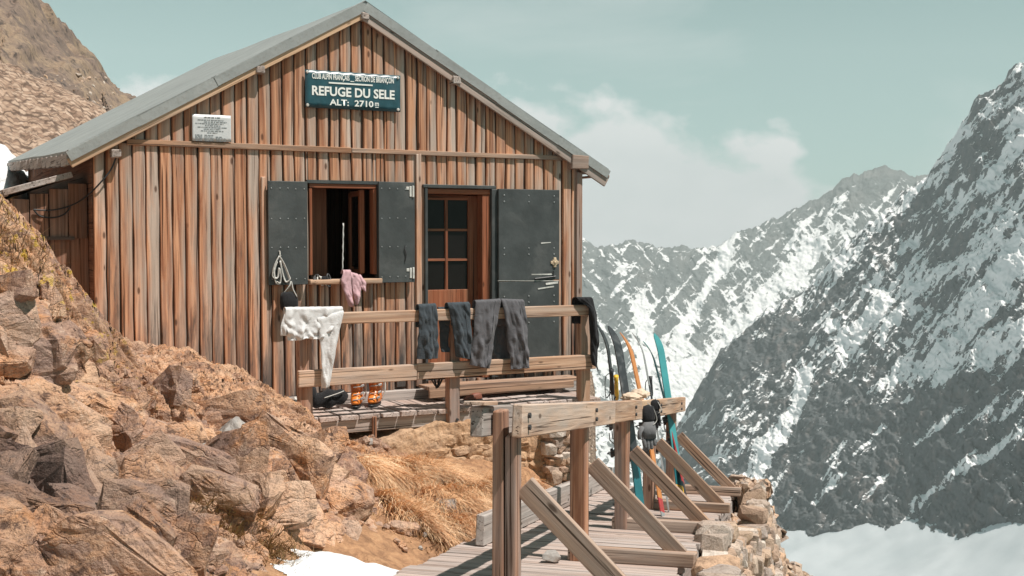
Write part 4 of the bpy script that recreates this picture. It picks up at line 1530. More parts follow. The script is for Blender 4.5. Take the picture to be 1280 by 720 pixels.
    ax, az_ = FP(668, 347, 0.08)
    bx, bz_ = FP(694, 344, 0.08)
    bl.tube([(ax, -0.092, az_ - 0.012), (bx, -0.092, bz_ - 0.012)], 0.008, 6)
    bl.tube([(bx - 0.03, -0.092, bz_ - 0.012), (bx - 0.03, -0.10, bz_ + 0.045)], 0.007, 6)
    bl.build('bolt', M['iron'], sdo)

    # ---------------- lean-to on the left, set back
    SB = 0.28
    la = MB()
    for k in range(9):
        xa_ = -1.42 + k * 0.158
        zt = roofz(ex0) - 0.17 + (xa_ + 0.1) * 0.30
        zmid = -0.02
        la.box((xa_ + 0.060, SB + random.uniform(-.004, .004), (zt + zmid) / 2), (0.150, 0.03, zt - zmid), jit=0.004)
        la.box((xa_ + 0.070, SB + 0.022, (zmid - 1.5) / 2), (0.152, 0.03, zmid + 1.5), jit=0.004)
    lw = la.build('lean_to_wall', M['annex'], hut)
    ls = MB()
    ls.box((-0.78, SB - 0.02, -0.02), (1.30, 0.03, 0.03))
    ls.build('batten', M['recess'], lw)
    lr = MB()
    for k in range(3):
        xa_, xb_ = -1.75 + 0.52 * k, -1.75 + 0.52 * (k + 1) + 0.04
        zz = lambda q: roofz(ex0) - 0.15 + (q + 0.2) * 0.30
        lr.bar((xa_, SB + 2.88 - 0.02 * k, zz(xa_) + 0.012 * k), (xb_, SB + 2.88 - 0.02 * k, zz(xb_) + 0.012 * k), 5.9, 0.045, jit=0.006)
    lr.build('lean_to_roof', M['greywood'], hut, bevel=0.005)
    # sill beam and foundation under the wall
    fb = MB()
    fb.box((HL / 2, 0.03, BASE_Z - 0.07), (HL - 0.02, 0.16, 0.13), jit=0.004)
    fb.build('sill_beam', M['greywood'], hut, bevel=0.008)
    fd = MB()
    fd.box((HL / 2, 3.0, BASE_Z - 0.8), (HL - 0.10, 5.9, 1.32))
    fd.build('foundation', M['render'], hut)


build_hut()


# ================================================================== SIGN, NOTICE, CABLE
def text_mesh(body, size, wscale=1.0, bold=0.0, spacing=1.0):
    cu = bpy.data.curves.new('txt', 'FONT')
    cu.body = body
    cu.size = size
    cu.align_x = 'CENTER'
    cu.align_y = 'CENTER'
    cu.offset = bold
    cu.space_character = spacing
    cu.resolution_u = 3
    o = bpy.data.objects.new('txt', cu)
    COL.objects.link(o)
    bpy.context.view_layer.update()
    me = bpy.data.meshes.new_from_object(o.evaluated_get(bpy.context.evaluated_depsgraph_get()))
    bpy.data.objects.remove(o)
    xs = [v.co.x for v in me.vertices]
    return me, (max(xs) - min(xs))


def put_text(body, width, height, cx, cz, y, parent, mat, name, bold=0.02):
    me, w = text_mesh(body, 1.0, bold=bold)
    ys = [v.co.y for v in me.vertices]
    cy = (max(ys) + min(ys)) / 2
    h = 0.73
    for v in me.vertices:
        x_, y_ = v.co.x * width / w, (v.co.y - 0.0) * height / h
        v.co = (cx + x_, y, cz + y_)
    return link(name, me, mat, parent)


def wavy_plate(name, w, h, y, mat, parent, amp=0.008, n=24):
    u = np.linspace(-w / 2, w / 2, n)
    v = np.linspace(-h / 2, h / 2, 8)
    A, B = np.meshgrid(u, v)
    D = y + amp * np.sin(A * 50) * np.exp(-((np.abs(B) - h / 2) / (h * 0.1)) ** 2)
    me = grid_mesh(name, np.stack([A, D, B], -1))
    o = link(name, me, mat, parent)
    m = o.modifiers.new('thick', 'SOLIDIFY')
    m.thickness = 0.006
    m.offset = 0
    return o


(ax, az), (bx, bz) = FP(381, 87, 0.04), FP(500, 140, 0.04)
az2 = FP(500, 96, 0.04)[1]
az3 = FP(381, 136, 0.04)[1]
sw_, sh_ = bx - ax, ((az - az3) + (az2 - bz)) / 2
sroot = empty('hut_sign', hutW((ax + bx) / 2, -0.045, (az + bz) / 2 ), TH)
tag(sroot, 'dark green enamel name sign with white lettering high on the gable', 'sign')
plate = wavy_plate('plate', sw_, sh_, 0, M['sign'], sroot, 0.006)
put_text('CLUB ALPIN FRANÇAIS __ SECTION DE BRIANÇON', sw_ * 0.86, sh_ * 0.145, 0, sh_ * 0.335, -0.007, sroot, M['signwhite'], 'lettering', 0.026)
put_text('REFUGE DU SELE', sw_ * 0.87, sh_ * 0.245, 0, -sh_ * 0.055, -0.007, sroot, M['signwhite'], 'lettering', 0.03)
put_text('ALT:  2710', sw_ * 0.46, sh_ * 0.165, -sw_ * 0.02, -sh_ * 0.335, -0.007, sroot, M['signwhite'], 'lettering', 0.024)
put_text('m', sw_ * 0.042, sh_ * 0.14, sw_ * 0.245, -sh_ * 0.31, -0.007, sroot, M['signwhite'], 'lettering', 0.02)
lb = MB()
lb.box((-sw_ * 0.03, -0.006, sh_ * 0.185), (sw_ * 0.46, 0.004, sh_ * 0.04))
lb.box((sw_ * 0.245, -0.006, -sh_ * 0.405), (sw_ * 0.036, 0.004, sh_ * 0.018))
lb.build('rule_line', M['signwhite'], sroot)
sb = MB()
for sx in (-1, 1):
    for sz in (-1, 1):
        c = (sx * (sw_ / 2 - 0.022), sz * (sh_ / 2 - 0.022))
        ring = lambda rr, yy: [(c[0] + rr * math.cos(a * math.pi / 4), yy, c[1] + rr * math.sin(a * math.pi / 4)) for a in range(8)]
        sb.loft([ring(0.016, -0.004), ring(0.010, -0.014)])
sb.build('screw', M['bare'], sroot)

(ax, az), (bx, bz) = FP(240, 141, 0.04), FP(289, 179, 0.04)
nw, nh = bx - ax, az - bz - 0.02
nroot = empty('notice_plate', hutW((ax + bx) / 2, -0.04, (az + bz) / 2), TH)
tag(nroot, 'small pale grey notice plate of fine print on the gable boards', 'notice')
wavy_plate('plate', nw, nh, 0, M['notice'], nroot, 0.002)
nb = MB()
rn = random.Random(5)


def print_line(z, x0, x1, th):
    x = x0
    while x < x1:
        l = rn.uniform(0.008, 0.03)
        nb.box(((x + min(x + l, x1)) / 2, -0.005, z), (min(x + l, x1) - x, 0.002, th))
        x += l + rn.uniform(0.004, 0.009)


print_line(nh * 0.40, -nw * 0.19, nw * 0.22, 0.008)
for k, (a, b) in enumerate(((-.36, .30), (-.20, .38), (-.42, .30), (-.17, .22), (-.36, .40), (-.20, .22), (-.28, .30), (-.12, .14))):
    print_line(nh * (0.30 - 0.068 * k), nw * a, nw * b, 0.0055)
for k in range(5):
    print_line(nh * (-0.27 - 0.055 * k), -nw * 0.43, -nw * 0.25, 0.006)
    print_line(nh * (-0.27 - 0.055 * k), -nw * 0.19, nw * rn.uniform(-0.05, 0.06), 0.005)
    if k > 0:
        print_line(nh * (-0.27 - 0.055 * k), nw * 0.1, nw * rn.uniform(0.2, 0.4), 0.0045)
nb.build('print', M['ink'], nroot)

cbm = MB()
pts = []
for (px, py, ly) in ((146, 195, -0.04), (138, 213, -0.05), (124, 230, -0.05), (112, 242, 0.05), (95, 254, 0.22), (75, 261, 0.235), (58, 263, 0.235), (42, 262, 0.235)):
    lx, lz = FP(px, py, -ly)
    pts.append((lx, ly, lz))
def smooth_pts(pts, n=6):
    out = []
    P_ = [Vector(p) for p in pts]
    for i in range(len(P_) - 1):
        p0, p1, p2, p3 = P_[max(i - 1, 0)], P_[i], P_[i + 1], P_[min(i + 2, len(P_) - 1)]
        for k in range(n):
            t = k / n
            out.append(0.5 * ((2 * p1) + (p2 - p0) * t + (2 * p0 - 5 * p1 + 4 * p2 - p3) * t * t + (3 * p1 - p0 - 3 * p2 + p3) * t ** 3))
    out.append(P_[-1])
    return out


cbm.tube(smooth_pts(pts), 0.007, 6)
pts2 = []
for (px, py, ly) in ((42, 262, 0.235), (50, 270, 0.235), (66, 272, 0.235), (80, 268, 0.235), (88, 259, 0.225)):
    lx, lz = FP(px, py, -ly)
    pts2.append((lx, ly, lz))
cbm.tube(smooth_pts(pts2), 0.007, 6)
croot = cbm.build('cable', M['black'])
croot.location = hutW(0, 0, 0)
croot.rotation_euler = (0, 0, TH)
tag(croot, 'thin black cable sagging from the hut corner over the lean-to wall', 'cable')


# ================================================================== HUT DECK AND ITS RAILING
DW = 0.80
DX0, DX1 = 1.55, 4.60
deck = empty('wooden_deck', hutW(DX0, -DW, DECK_Z), TH)
tag(deck, 'small raised timber deck of sun bleached planks in front of the hut door', 'deck')


def dl_(lx, ly, lz):
    """hut local -> deck local"""
    return Vector((lx - DX0, ly + DW, lz - DECK_Z))


db = MB()
x = DX0
rd = random.Random(11)
while x < DX1:
    w_ = rd.uniform(0.17, 0.225)
    y0 = -DW - rd.uniform(-0.015, 0.03)
    db.box(dl_(x + w_ / 2, (y0 - 0.06) / 2, DECK_Z - 0.02 + rd.uniform(-0.004, 0.004)), (w_ - 0.016, -y0 - 0.06, 0.042), jit=0.004)
    x += w_
db.build('planks', M['deck'], deck, bevel=0.004)
fa = MB()
fa.bar(dl_(DX0 + 0.02, -DW + 0.05, DECK_Z - 0.10), dl_(DX1, -DW + 0.05, DECK_Z - 0.10), 0.045, 0.11, jit=0.003)
fa.build('edge_beam', M['greywood'], deck, bevel=0.005)
fa = MB()
fa.bar(dl_(DX0 + 0.0, -DW + 0.02, DECK_Z - 0.075), dl_(DX0 + 0.0, -0.08, DECK_Z - 0.075), 0.045, 0.07, jit=0.003)
fa.build('end_beam', M['greywood'], deck, bevel=0.005)
for px in (468,):
    lx = FP(px, 530, DW)[0]
    pg_ = MB()
    pg_.box(dl_(lx, -DW + 0.0, DECK_Z - 0.12), (0.035, 0.03, 0.19))
    pg_.build('peg', M['post'], deck, bevel=0.003)
for lx in (1.7, 2.7, 3.6, 4.45):
    pg_ = MB()
    pg_.box(dl_(lx, -DW + 0.14, DECK_Z - 0.42), (0.10, 0.10, 0.54))
    pg_.build('support', M['greywood'], deck)

rail = empty('deck_railing', hutW(DX0, -DW, DECK_Z), TH)
tag(rail, 'pale two rail timber railing with square posts along the hut deck', 'railing')
RY = -DW - 0.045
RT = FP(580, 383, DW + 0.045)[1]
for (px, ybot, wd, mt) in ((381, 546, 0.115, 'post'), (566, 562, 0.105, 'post'), (729, 515, 0.105, 'rail')):
    lx, zb = FP(px, ybot, DW)
    pm = MB()
    zt_ = FP(px, 384 if px != 381 else 388, DW)[1]
    pm.box(dl_(lx, -DW + 0.0, (zb - 0.10 + zt_ - 0.03) / 2), (wd, 0.10, zt_ - zb + 0.07), jit=0.004)
    po = pm.build('post', M[mt], rail, bevel=0.007)
    if px != 729:
        bo = MB()
        c = dl_(lx + 0.02, -DW - 0.052, DECK_Z - 0.10)
        bo.tube([c, c + Vector((0, -0.015, 0))], 0.013, 8)
        bo.build('bolt', M['iron'], po)
    if px == 566:
        sh = MB()
        for s in (-1, 1):
            sh.box(dl_(lx + s * 0.058, -DW, zb + 0.07), (0.006, 0.09, 0.26))
        sh.build('post_shoe', M['iron'], po)
for name, (pa, pb), hh in (('top_rail', ((362, 391), (737, 382)), 0.105), ('lower_rail', ((372, 463), (744, 445)), 0.145)):
    (ax, az), (bx, bz) = FP(pa[0], pa[1] + 7, DW + 0.075), FP(pb[0], pb[1] + 7, DW + 0.075)
    rb = MB()
    zm = (az + bz) / 2 - (0.0 if name == 'top_rail' else 0.015)
    xm_ = FP(520, 460, DW + 0.075)[0]
    if name == 'lower_rail':
        rb.bar(dl_(ax, -DW - 0.078, zm), dl_(xm_, -DW - 0.078, zm), 0.05, hh, jit=0.004)
        rb.bar(dl_(xm_ + 0.004, -DW - 0.076, zm + 0.004), dl_(bx, -DW - 0.076, zm + 0.006), 0.05, hh * 0.98, jit=0.004)
    else:
        rb.bar(dl_(ax, -DW - 0.078, zm), dl_(bx, -DW - 0.078, zm), 0.05, hh, jit=0.004)
    rb.build(name, M['rail'], rail, bevel=0.006)

# door step: two beams and a board
step = empty('door_step', hutW(3.6, -0.30, DECK_Z), TH)
tag(step, 'low grey timber door step bench under the open doorway', 'step')
sx0 = FP(527, 490, 0.15)[0]
sx1 = FP(716, 490, 0.15)[0]
def st_(lx, ly, lz):
    return Vector((lx - 3.6, ly + 0.30, lz - DECK_Z))
s1 = MB()
s1.bar(st_(sx0, -0.20, DECK_Z + 0.13), st_(sx1, -0.20, DECK_Z + 0.13), 0.26, 0.035, jit=0.003)
s1.build('tread', M['brace'], step, bevel=0.005)
s1 = MB()
s1.bar(st_(sx0, -0.33, DECK_Z + 0.075), st_(sx1 - 0.1, -0.33, DECK_Z + 0.085), 0.035, 0.075, jit=0.003)
s1.build('riser', M['brace'], step, bevel=0.005)
for lx in (sx0 + 0.2, sx1 - 0.25):
    s1 = MB()
    s1.box(st_(lx, -0.18, DECK_Z + 0.065), (0.08, 0.24, 0.125))
    s1.build('block', M['greywood'], step, bevel=0.005)

# ================================================================== MASONRY UNDER THE DECK
def roughen(o, lv, sc1, sc2, st):
    m = o.modifiers.new('split', 'SUBSURF')
    m.subdivision_type = 'SIMPLE'
    m.levels = m.render_levels = lv
    for k, sc in enumerate((sc1, sc2)):
        tx = bpy.data.textures.new('rough', 'CLOUDS')
        tx.noise_scale = sc
        tx.noise_depth = 4
        m = o.modifiers.new('rough', 'DISPLACE')
        m.texture = tx
        m.texture_coords = 'GLOBAL'
        m.strength = st * (1.0 if k == 0 else 2.2)
        m.mid_level = 0.5


def convex_stone(rs, sx, sy, sz, n=16, pw=0.75):
    bm = bmesh.new()
    for k in range(n):
        v = Vector((rs.gauss(0, 1), rs.gauss(0, 1), rs.gauss(0, 1))).normalized()
        v = Vector([math.copysign(abs(c) ** pw, c) for c in v])
        bm.verts.new((v.x * sx / 2, v.y * sy / 2, v.z * sz / 2))
    bmesh.ops.convex_hull(bm, input=bm.verts)
    bmesh.ops.delete(bm, geom=[v for v in bm.verts if not v.link_faces], context='VERTS')
    bm.verts.index_update()
    vs = [v.co.copy() for v in bm.verts]
    fs = [tuple(v.index for v in f.verts) for f in bm.faces]
    bm.free()
    return vs, fs


def stone_wall(name, root, P0, along, length, zbot, ztop_fn, thick, face_dir, smin, smax, rs, mat, bulge=0.05, batter=0.0):
    """dry stone face: irregular stones in loose courses on the side face_dir of a backing"""
    mb = MB()
    along = Vector(along).normalized()
    face = Vector(face_dir).normalized()
    z = zbot
    row = 0
    while True:
        h = rs.uniform(smin, smax) * 0.75
        x = rs.uniform(-0.1, 0.0)
        any_ = False
        while x < length:
            w_ = rs.uniform(smin, smax) * 1.25
            zt = ztop_fn(x + w_ / 2)
            if z + h * 0.5 < zt:
                any_ = True
                dz = min(h * rs.uniform(0.9, 1.25), max(0.06, zt - z + 0.03))
                vs, fs = convex_stone(rs, w_ * 1.22, thick * rs.uniform(0.9, 1.3), dz * 1.28, 26, 0.5)
                Mx = Matrix((along, face, Vector((0, 0, 1)))).transposed() @ Euler((rs.uniform(-.15, .15), rs.uniform(-.18, .18), rs.uniform(-.15, .15))).to_matrix()
                c = Vector(P0) + along * (x + w_ / 2) + face * (rs.uniform(-bulge, bulge) - batter * (z - zbot)) + Vector((0, 0, z + h / 2 + rs.uniform(-.02, .02)))
                mb.add([Mx @ v + c for v in vs], fs, None, rs.random())
            x += w_ * 0.97
        z += h * 0.93
        row += 1
        if not any_ or row > 60:
            break
    return mb.build(name, mat, root, bevel=0.008)


rs = random.Random(21)
mw = empty('masonry_wall', hutW(2.0, -0.95, -2.6), 0)
tag(mw, 'tan mortared masonry wall beneath the hut deck above the dry grass', 'wall')


def build_masonry():
    # rendered face with uneven surface, in hut coordinates
    lx0, lx1 = FP(436, 560, 0.98)[0], FP(694, 560, 0.98)[0]
    nx, nz = 200, 70
    u = np.linspace(lx0, lx1, nx)
    v = np.linspace(0, 1, nz)
    A, B = np.meshgrid(u, v)
    top = np.interp(A, [lx0, lx0 + 0.3, lx0 + 0.8, lx1], [-1.93, -1.84, -1.74, -1.72]) + 0.04 * fbm(A * 5, A * 0 + 0.3, 4, 5)
    bot = -2.75
    T1 = np.clip(B / 0.75, 0, 1)
    T2 = np.clip((B - 0.75) / 0.25, 0, 1)
    Zl = bot + (top - bot) * T1
    dep = -0.96 + 0.10 * T1 + T2 * 0.55
    f1, f2, r = voro(A / 0.22, Zl / 0.13, 91)
    rel = 0.030 * (r[0] - 0.3) * sstep(0, 0.18, f2 - f1) + 0.03 * fbm(A * 6, Zl * 6, 5, 93) + 0.012 * fbm(A * 25, Zl * 25, 3, 95)
    bed = -0.02 * np.exp(-((Zl + 2.08 + 0.02 * np.sin(A * 3)) / 0.012) ** 2)
    dep = dep - (rel + bed) * (1 - T2)
    Zl = Zl + T2 * 0.03 * fbm(A * 7, B * 20, 3, 97)
    WX = PL.x + HT.x * A + HI.x * dep
    WY = PL.y + HT.y * A + HI.y * dep
    base = mw.location
    P = np.stack([WX - base.x, WY - base.y, Zl - base.z], -1)
    me = grid_mesh('masonry_face', P, {'tone': np.clip(0.4 + 0.5 * (r[0] - 0.5) + fbm(A * 2, Zl * 2, 3, 99), 0, 1)})
    link('masonry_face', me, M['render'], mw)


build_masonry()


def build_masonry_stones():
    rs = random.Random(41)
    lx0, lx1 = FP(440, 560, 0.98)[0], FP(690, 560, 0.98)[0]
    mb = MB()
    z = -2.45
    while z < -1.80:
        h = rs.uniform(0.07, 0.13)
        x = lx0 + rs.uniform(0, 0.1)
        while x < lx1:
            w_ = rs.uniform(0.10, 0.30)
            top = np.interp(x, [lx0, lx0 + 0.3, lx0 + 0.8, lx1], [-2.0, -1.90, -1.80, -1.78])
            if z + h < top and rs.random() < 0.86:
                vs, fs = convex_stone(rs, w_ * 1.02, 0.10, h * 1.0, 24, 0.5)
                Mx = Matrix.Rotation(TH, 3, 'Z') @ Euler((rs.uniform(-.1, .1), rs.uniform(-.08, .08), rs.uniform(-.1, .1))).to_matrix()
                c = hutW(x + w_ / 2, -0.93 + 0.10 * (z + 2.75) / 0.9 - rs.uniform(0.0, 0.018), z + h / 2) - mw.location
                mb.add([Mx @ v + c for v in vs], fs, None, rs.random())
            x += w_ * 1.03
        z += h * 1.04
    o = mb.build('stones', M['render'], mw)
    roughen(o, 2, 0.03, 0.08, 0.012)


build_masonry_stones()
# dry stone corner right of the masonry
lx0 = FP(686, 560, 0.95)[0]
dsw = empty('dry_stone_wall', hutW(lx0, -0.95, -2.6), 0)
tag(dsw, 'pale dry stone wall end right of the tan masonry under the deck', 'wall')
p0 = Vector((0, 0, 0))
stone_wall('stones', dsw, p0, HT, 0.26, 0.05, lambda q: 0.78, 0.20, -HI, 0.07, 0.15, rs, M['stone'], 0.02)
stone_wall('stones', dsw, p0 + HT * 0.24, HI, 1.2, 0.05, lambda q: 0.72 - 0.1 * q, 0.20, HT, 0.07, 0.15, rs, M['stone'], 0.02)

# ================================================================== WALKWAY
walk = empty('boardwalk', WP(0, 7.2), 0)
tag(walk, 'sloping boardwalk of bleached cross planks beside the stone wall', 'boardwalk')


def wl(w, Y, h=0.0):
    return WP(w, Y, h) - WP(0, 7.2)


WM = Matrix((WV, WUn, WN)).transposed()
pk = MB()
Y = 4.3
rd = random.Random(31)
while Y < 12.7:
    wdt = rd.uniform(0.105, 0.15)
    wL, wR = -0.86 + rd.uniform(-0.02, 0.02), 0.62 + rd.uniform(-0.015, 0.03)
    c = wl((wL + wR) / 2, Y + wdt / 2, -0.022 + rd.uniform(-0.004, 0.004))
    pk.box(c, (wR - wL, wdt - 0.012, 0.042), WM, jit=0.004)
    Y += wdt
pk.build('planks', M['deck'], walk, bevel=0.004)
kb = MB()
a, b = wl(-0.72, 7.50, 0.105), wl(-0.72, 12.6, 0.105)
kb.bar(a, b, 0.06, 0.20, jit=0.004)
kb.build('kick_board', M['greywood'], walk, bevel=0.006)
PY = [5.46, 7.2, 8.87, 10.4, 12.1]
for Yp in PY + [3.9]:
    jb = MB()
    jb.box(wl(0.32, Yp + 0.02, 0.045), (0.78, 0.11, 0.09), WM, jit=0.006)
    jb.build('cross_beam', M['brace'], walk, bevel=0.008)
for w_ in (-0.6, 0.0, 0.58):
    jb = MB()
    jb.bar(wl(w_, 4.3, -0.12), wl(w_, 12.6, -0.12), 0.09, 0.14)
    jb.build('bearer', M['greywood'], walk)
for Yp, wx in ((8.95, 0.60), (6.0, 0.60)):
    jb = MB()
    jb.box(wl(wx, Yp, -0.62), (0.12, 0.12, 1.20), jit=0.006)
    jb.build('trestle_leg', M['greywood'], walk, bevel=0.008)

wr = empty('walkway_railing', WP(0, 7.2), 0)
tag(wr, 'heavy brown timber railing with diagonal braces along the boardwalk', 'railing')
RV = Matrix((WV, Vector((-WV.y, WV.x, 0)), Vector((0, 0, 1)))).transposed()
RVt = RV @ Matrix.Rotation(R(-6), 3, 'Z')
widths = [0.122, 0.100, 0.098, 0.096, 0.095]
for i, Yp in enumerate(PY):
    pm = MB()
    hh = 0.98 if i == 0 else 0.84
    if i == 0:
        pm.box(wl(-0.032, Yp, 0.46), (0.055, 0.11, 0.92 + 0.06), RV, jit=0.004, tone=0.35)
        pm.box(wl(0.026, Yp + 0.006, 0.42), (0.054, 0.115, 0.84), RV, jit=0.003, tone=0.8)
    else:
        pm.box(wl(0, Yp, 0.43), (widths[i], 0.095, 0.86), RVt, jit=0.004, tone=0.85 - 0.12 * i)
    pm.build('post', M['post'], wr, bevel=0.008, seg=2)
for i, Yp in enumerate(PY):
    bm_ = MB()
    a, b = wl(0.07, Yp + 0.045, 0.60), wl(0.62, Yp + 0.045, 0.06)
    bm_.bar(a, b, 0.045, 0.105, up=WV, jit=0.003)
    bm_.build('brace', M['brace'], wr, bevel=0.005)
for Yp in PY:
    for (w_, h_) in ((0.101, 0.93), (0.101, 0.875)):
        b_ = MB()
        c = wl(w_, Yp, h_)
        b_.tube([c, c + WV * 0.012], 0.013, 8)
        b_.build('bolt', M['iron'], wr)
# beams: valley side in three lengths, house side in one
for (ya, yb, mt, tone) in ((5.36, 7.95, 'rail', 0.9), (7.955, 9.25, 'rail', 0.35), (9.255, 9.95, 'barge', 0.95), (9.955, 12.55, 'rail', 0.3)):
    rb = MB()
    off = 0.0 if ya < 9.9 else 0.012
    rb.bar(wl(0.062 + 0.012, ya, 0.905), wl(0.062 + 0.012, yb, 0.905 + off), 0.052, 0.15, tone=tone, jit=0.003)
    rb.build('rail_beam', M[mt], wr, bevel=0.006)
rb = MB()
rb.bar(wl(-0.096, 5.28, 0.90), wl(-0.096, 9.0, 0.90), 0.06, 0.14, tone=0.3, jit=0.003)
rb.build('rail_beam', M['greywood'], wr, bevel=0.006)
rb = MB()
rb.bar(wl(-0.095, 5.24, 0.981), wl(-0.095, 5.46, 0.981), 0.10, 0.018, tone=0.8)
rb.build('cap_board', M['rail'], wr, bevel=0.003)

# stone at the foot of the second post
vs, fs = convex_stone(random.Random(4), 0.13, 0.11, 0.075, 22)
sm = MB()
sm.add(vs, fs)
st = sm.build('stone', M['palerock'], None, bevel=0.008, seg=2)
st.location = WP(-0.145, 7.05, 0.036)
tag(st, 'small grey stone lying on the planks at the foot of a railing post', 'stone')

# retaining wall on the valley side
rw = empty('retaining_wall', WP(0.8, 9.0, -1.2), 0)
tag(rw, 'rough pale dry stone retaining wall on the valley side of the boardwalk', 'wall')
rs = random.Random(77)


def rtop(x):
    return 0.0


def build_retaining():
    mb = MB()
    Yv = 5.4
    stones = []
    rowh = []
    # courses follow the slope of the walkway
    h0 = -2.3
    while h0 < 0.02:
        hs = rs.uniform(0.07, 0.14)
        Yc = 5.3 + rs.uniform(-0.1, 0)
        while Yc < 13.0:
            w_ = rs.uniform(0.09, 0.25)
            endb = max(0, Yc - 12.0)
            ww = 0.80 + 0.30 * (-(h0) / 1.2) + rs.uniform(-0.025, 0.025) - endb * 0.12 + 0.10 * math.sin(Yc * 1.3) 
            top_here = -0.10 + (0.26 if Yc > 11.9 else 0.0) + 0.05 * math.sin(Yc * 3.1)
            if h0 < top_here:
                vs, fs = convex_stone(rs, w_ * 1.22, rs.uniform(0.2, 0.3), hs * 1.3, 28, 0.45)
                Mx = Matrix((WUn, WV, WN)).transposed() @ Euler((rs.uniform(-.12, .12), rs.uniform(-.12, .12), rs.uniform(-.12, .12))).to_matrix()
                c = wlr(ww, Yc + w_ / 2, h0 + hs / 2 + rs.uniform(-.03, .03))
                mb.add([Mx @ v + c for v in vs], fs, None, rs.random())
            Yc += w_ * 0.95
        h0 += hs * 0.9
    # top layer behind the face
    for k in range(300):
        Yc = rs.uniform(5.5, 13.0)
        w0 = rs.uniform(0.66, 0.90)
        vs, fs = convex_stone(rs, rs.uniform(0.08, 0.2), rs.uniform(0.08, 0.18), rs.uniform(0.06, 0.11), 16)
        Mx = Euler((rs.uniform(-.3, .3), rs.uniform(-.3, .3), rs.uniform(0, 6))).to_matrix()
        mb.add([Mx @ v + wlr(w0, Yc, -0.20 + (0.28 if Yc > 12.0 else 0) + rs.uniform(-.05, .03)) for v in vs], fs, None, rs.random())
    # end face, far side
    for k in range(150):
        h_ = rs.uniform(-1.9, 0.1)
        w0 = rs.uniform(0.6, 0.95 - h_ * 0.25)
        vs, fs = convex_stone(rs, rs.uniform(0.12, 0.28), rs.uniform(0.12, 0.26), rs.uniform(0.08, 0.17), 16)
        Mx = Euler((rs.uniform(-.3, .3), rs.uniform(-.3, .3), rs.uniform(0, 6))).to_matrix()
        mb.add([Mx @ v + wlr(w0, 12.9 + rs.uniform(-.15, .1), h_) for v in vs], fs, None, rs.random())
    mb.build('stones', M['stone'], rw, bevel=0.010)
    cb_ = MB()
    for (ya, yb) in ((5.3, 12.85),):
        for q in range(5):
            hh = -0.42 - q * 0.45
            cb_.bar(wlr(0.72 + 0.045 + q * 0.055, ya, hh), wlr(0.72 + 0.045 + q * 0.055, yb, hh), 0.26 + q * 0.09, 0.46)
    cb_.build('earth_core', M['mortar'], rw)


def wlr(w, Y, h=0.0):
    return WP(w, Y, h) - WP(0.8, 9.0, -1.2)


build_retaining()


# ================================================================== ROCKS
def in_poly(x, y, poly):
    c = False
    n = len(poly)
    for i in range(n):
        x0, y0 = poly[i]
        x1, y1 = poly[(i + 1) % n]
        if (y0 > y) != (y1 > y) and x < (x1 - x0) * (y - y0) / (y1 - y0) + x0:
            c = not c
    return c


ROCKP = [(-60, 250), (0, 285), (40, 330), (62, 385), (100, 432), (150, 466), (268, 478), (312, 505), (335, 545), (430, 575), (455, 610), (480, 660), (380, 690), (330, 725), (-60, 740)]


def frame_from(nrm, spin):
    z = Vector(nrm).normalized()
    x = Vector((1, 0.1, 0)).cross(z).cross(z) * -1
    x.normalize()
    y = z.cross(x)
    return Matrix((x, y, z)).transposed() @ Matrix.Rotation(spin, 3, 'Z')


def build_outcrop():
    rs = random.Random(5)
    mb = MB()
    mb2 = MB()
    n = 0
    while n < 2100:
        px, py = rs.uniform(-60, 480), rs.uniform(250, 735)
        if not in_poly(px, py, ROCKP):
            continue
        loc, nor = pix_hit(px, py)
        if loc is None or loc.y > 10.2:
            continue
        n += 1
        if (px > 325 and py > 672) or py < 345:
            continue
        s = 0.028 + 0.10 * rs.random() ** 2.0 if n > 620 else (0.05 + 0.15 * rs.random() ** 1.6 if n > 110 else rs.uniform(0.22, 0.50))
        st = nor * 0.9 + Vector((-0.22 + rs.gauss(0, 0.13), -0.22 + rs.gauss(0, 0.13), 0.25))
        vs, fs = convex_stone(rs, s * rs.uniform(1.0, 1.9), s * rs.uniform(0.7, 1.2), s * rs.uniform(0.26, 0.48), rs.randint(16, 26), 0.62)
        Mx = frame_from(st, rs.uniform(-0.7, 0.7))
        c = loc - nor * s * rs.uniform(0.08, 0.15)
        (mb if n <= 620 else mb2).add([Mx @ v + c for v in vs], fs, None, rs.random())
    o = mb2.build('rock_outcrop', M['loose'], None)
    roughen(o, 1, 0.04, 0.10, 0.012)
    tag(o, kind='structure')
    o = mb.build('rock_outcrop', M['loose'], None, smooth=False)
    roughen(o, 2, 0.05, 0.16, 0.026)
    tag(o, kind='structure')


build_outcrop()


def rock_thing(name, label, cat, px, py, size, mat, seed, group=None, sink=0.25, flat=0.7, pts=24):
    rs = random.Random(seed)
    loc, nor = pix_hit(px, py)
    if loc is None:
        return None
    vs, fs = convex_stone(rs, size * rs.uniform(1.0, 1.35), size * rs.uniform(0.8, 1.0), size * flat, pts, 0.75)
    mb = MB()
    Mx = frame_from(nor + Vector((0, 0, 0.6)), rs.uniform(0, 6.28))
    mb.add([Mx @ v for v in vs], fs)
    o = mb.build(name, M[mat], None)
    roughen(o, 3 if size > 0.15 else 1, size * 0.18, size * 0.5, size * 0.07)
    o.location = loc + nor * size * flat * (0.5 - sink)
    return tag(o, label, cat, group)


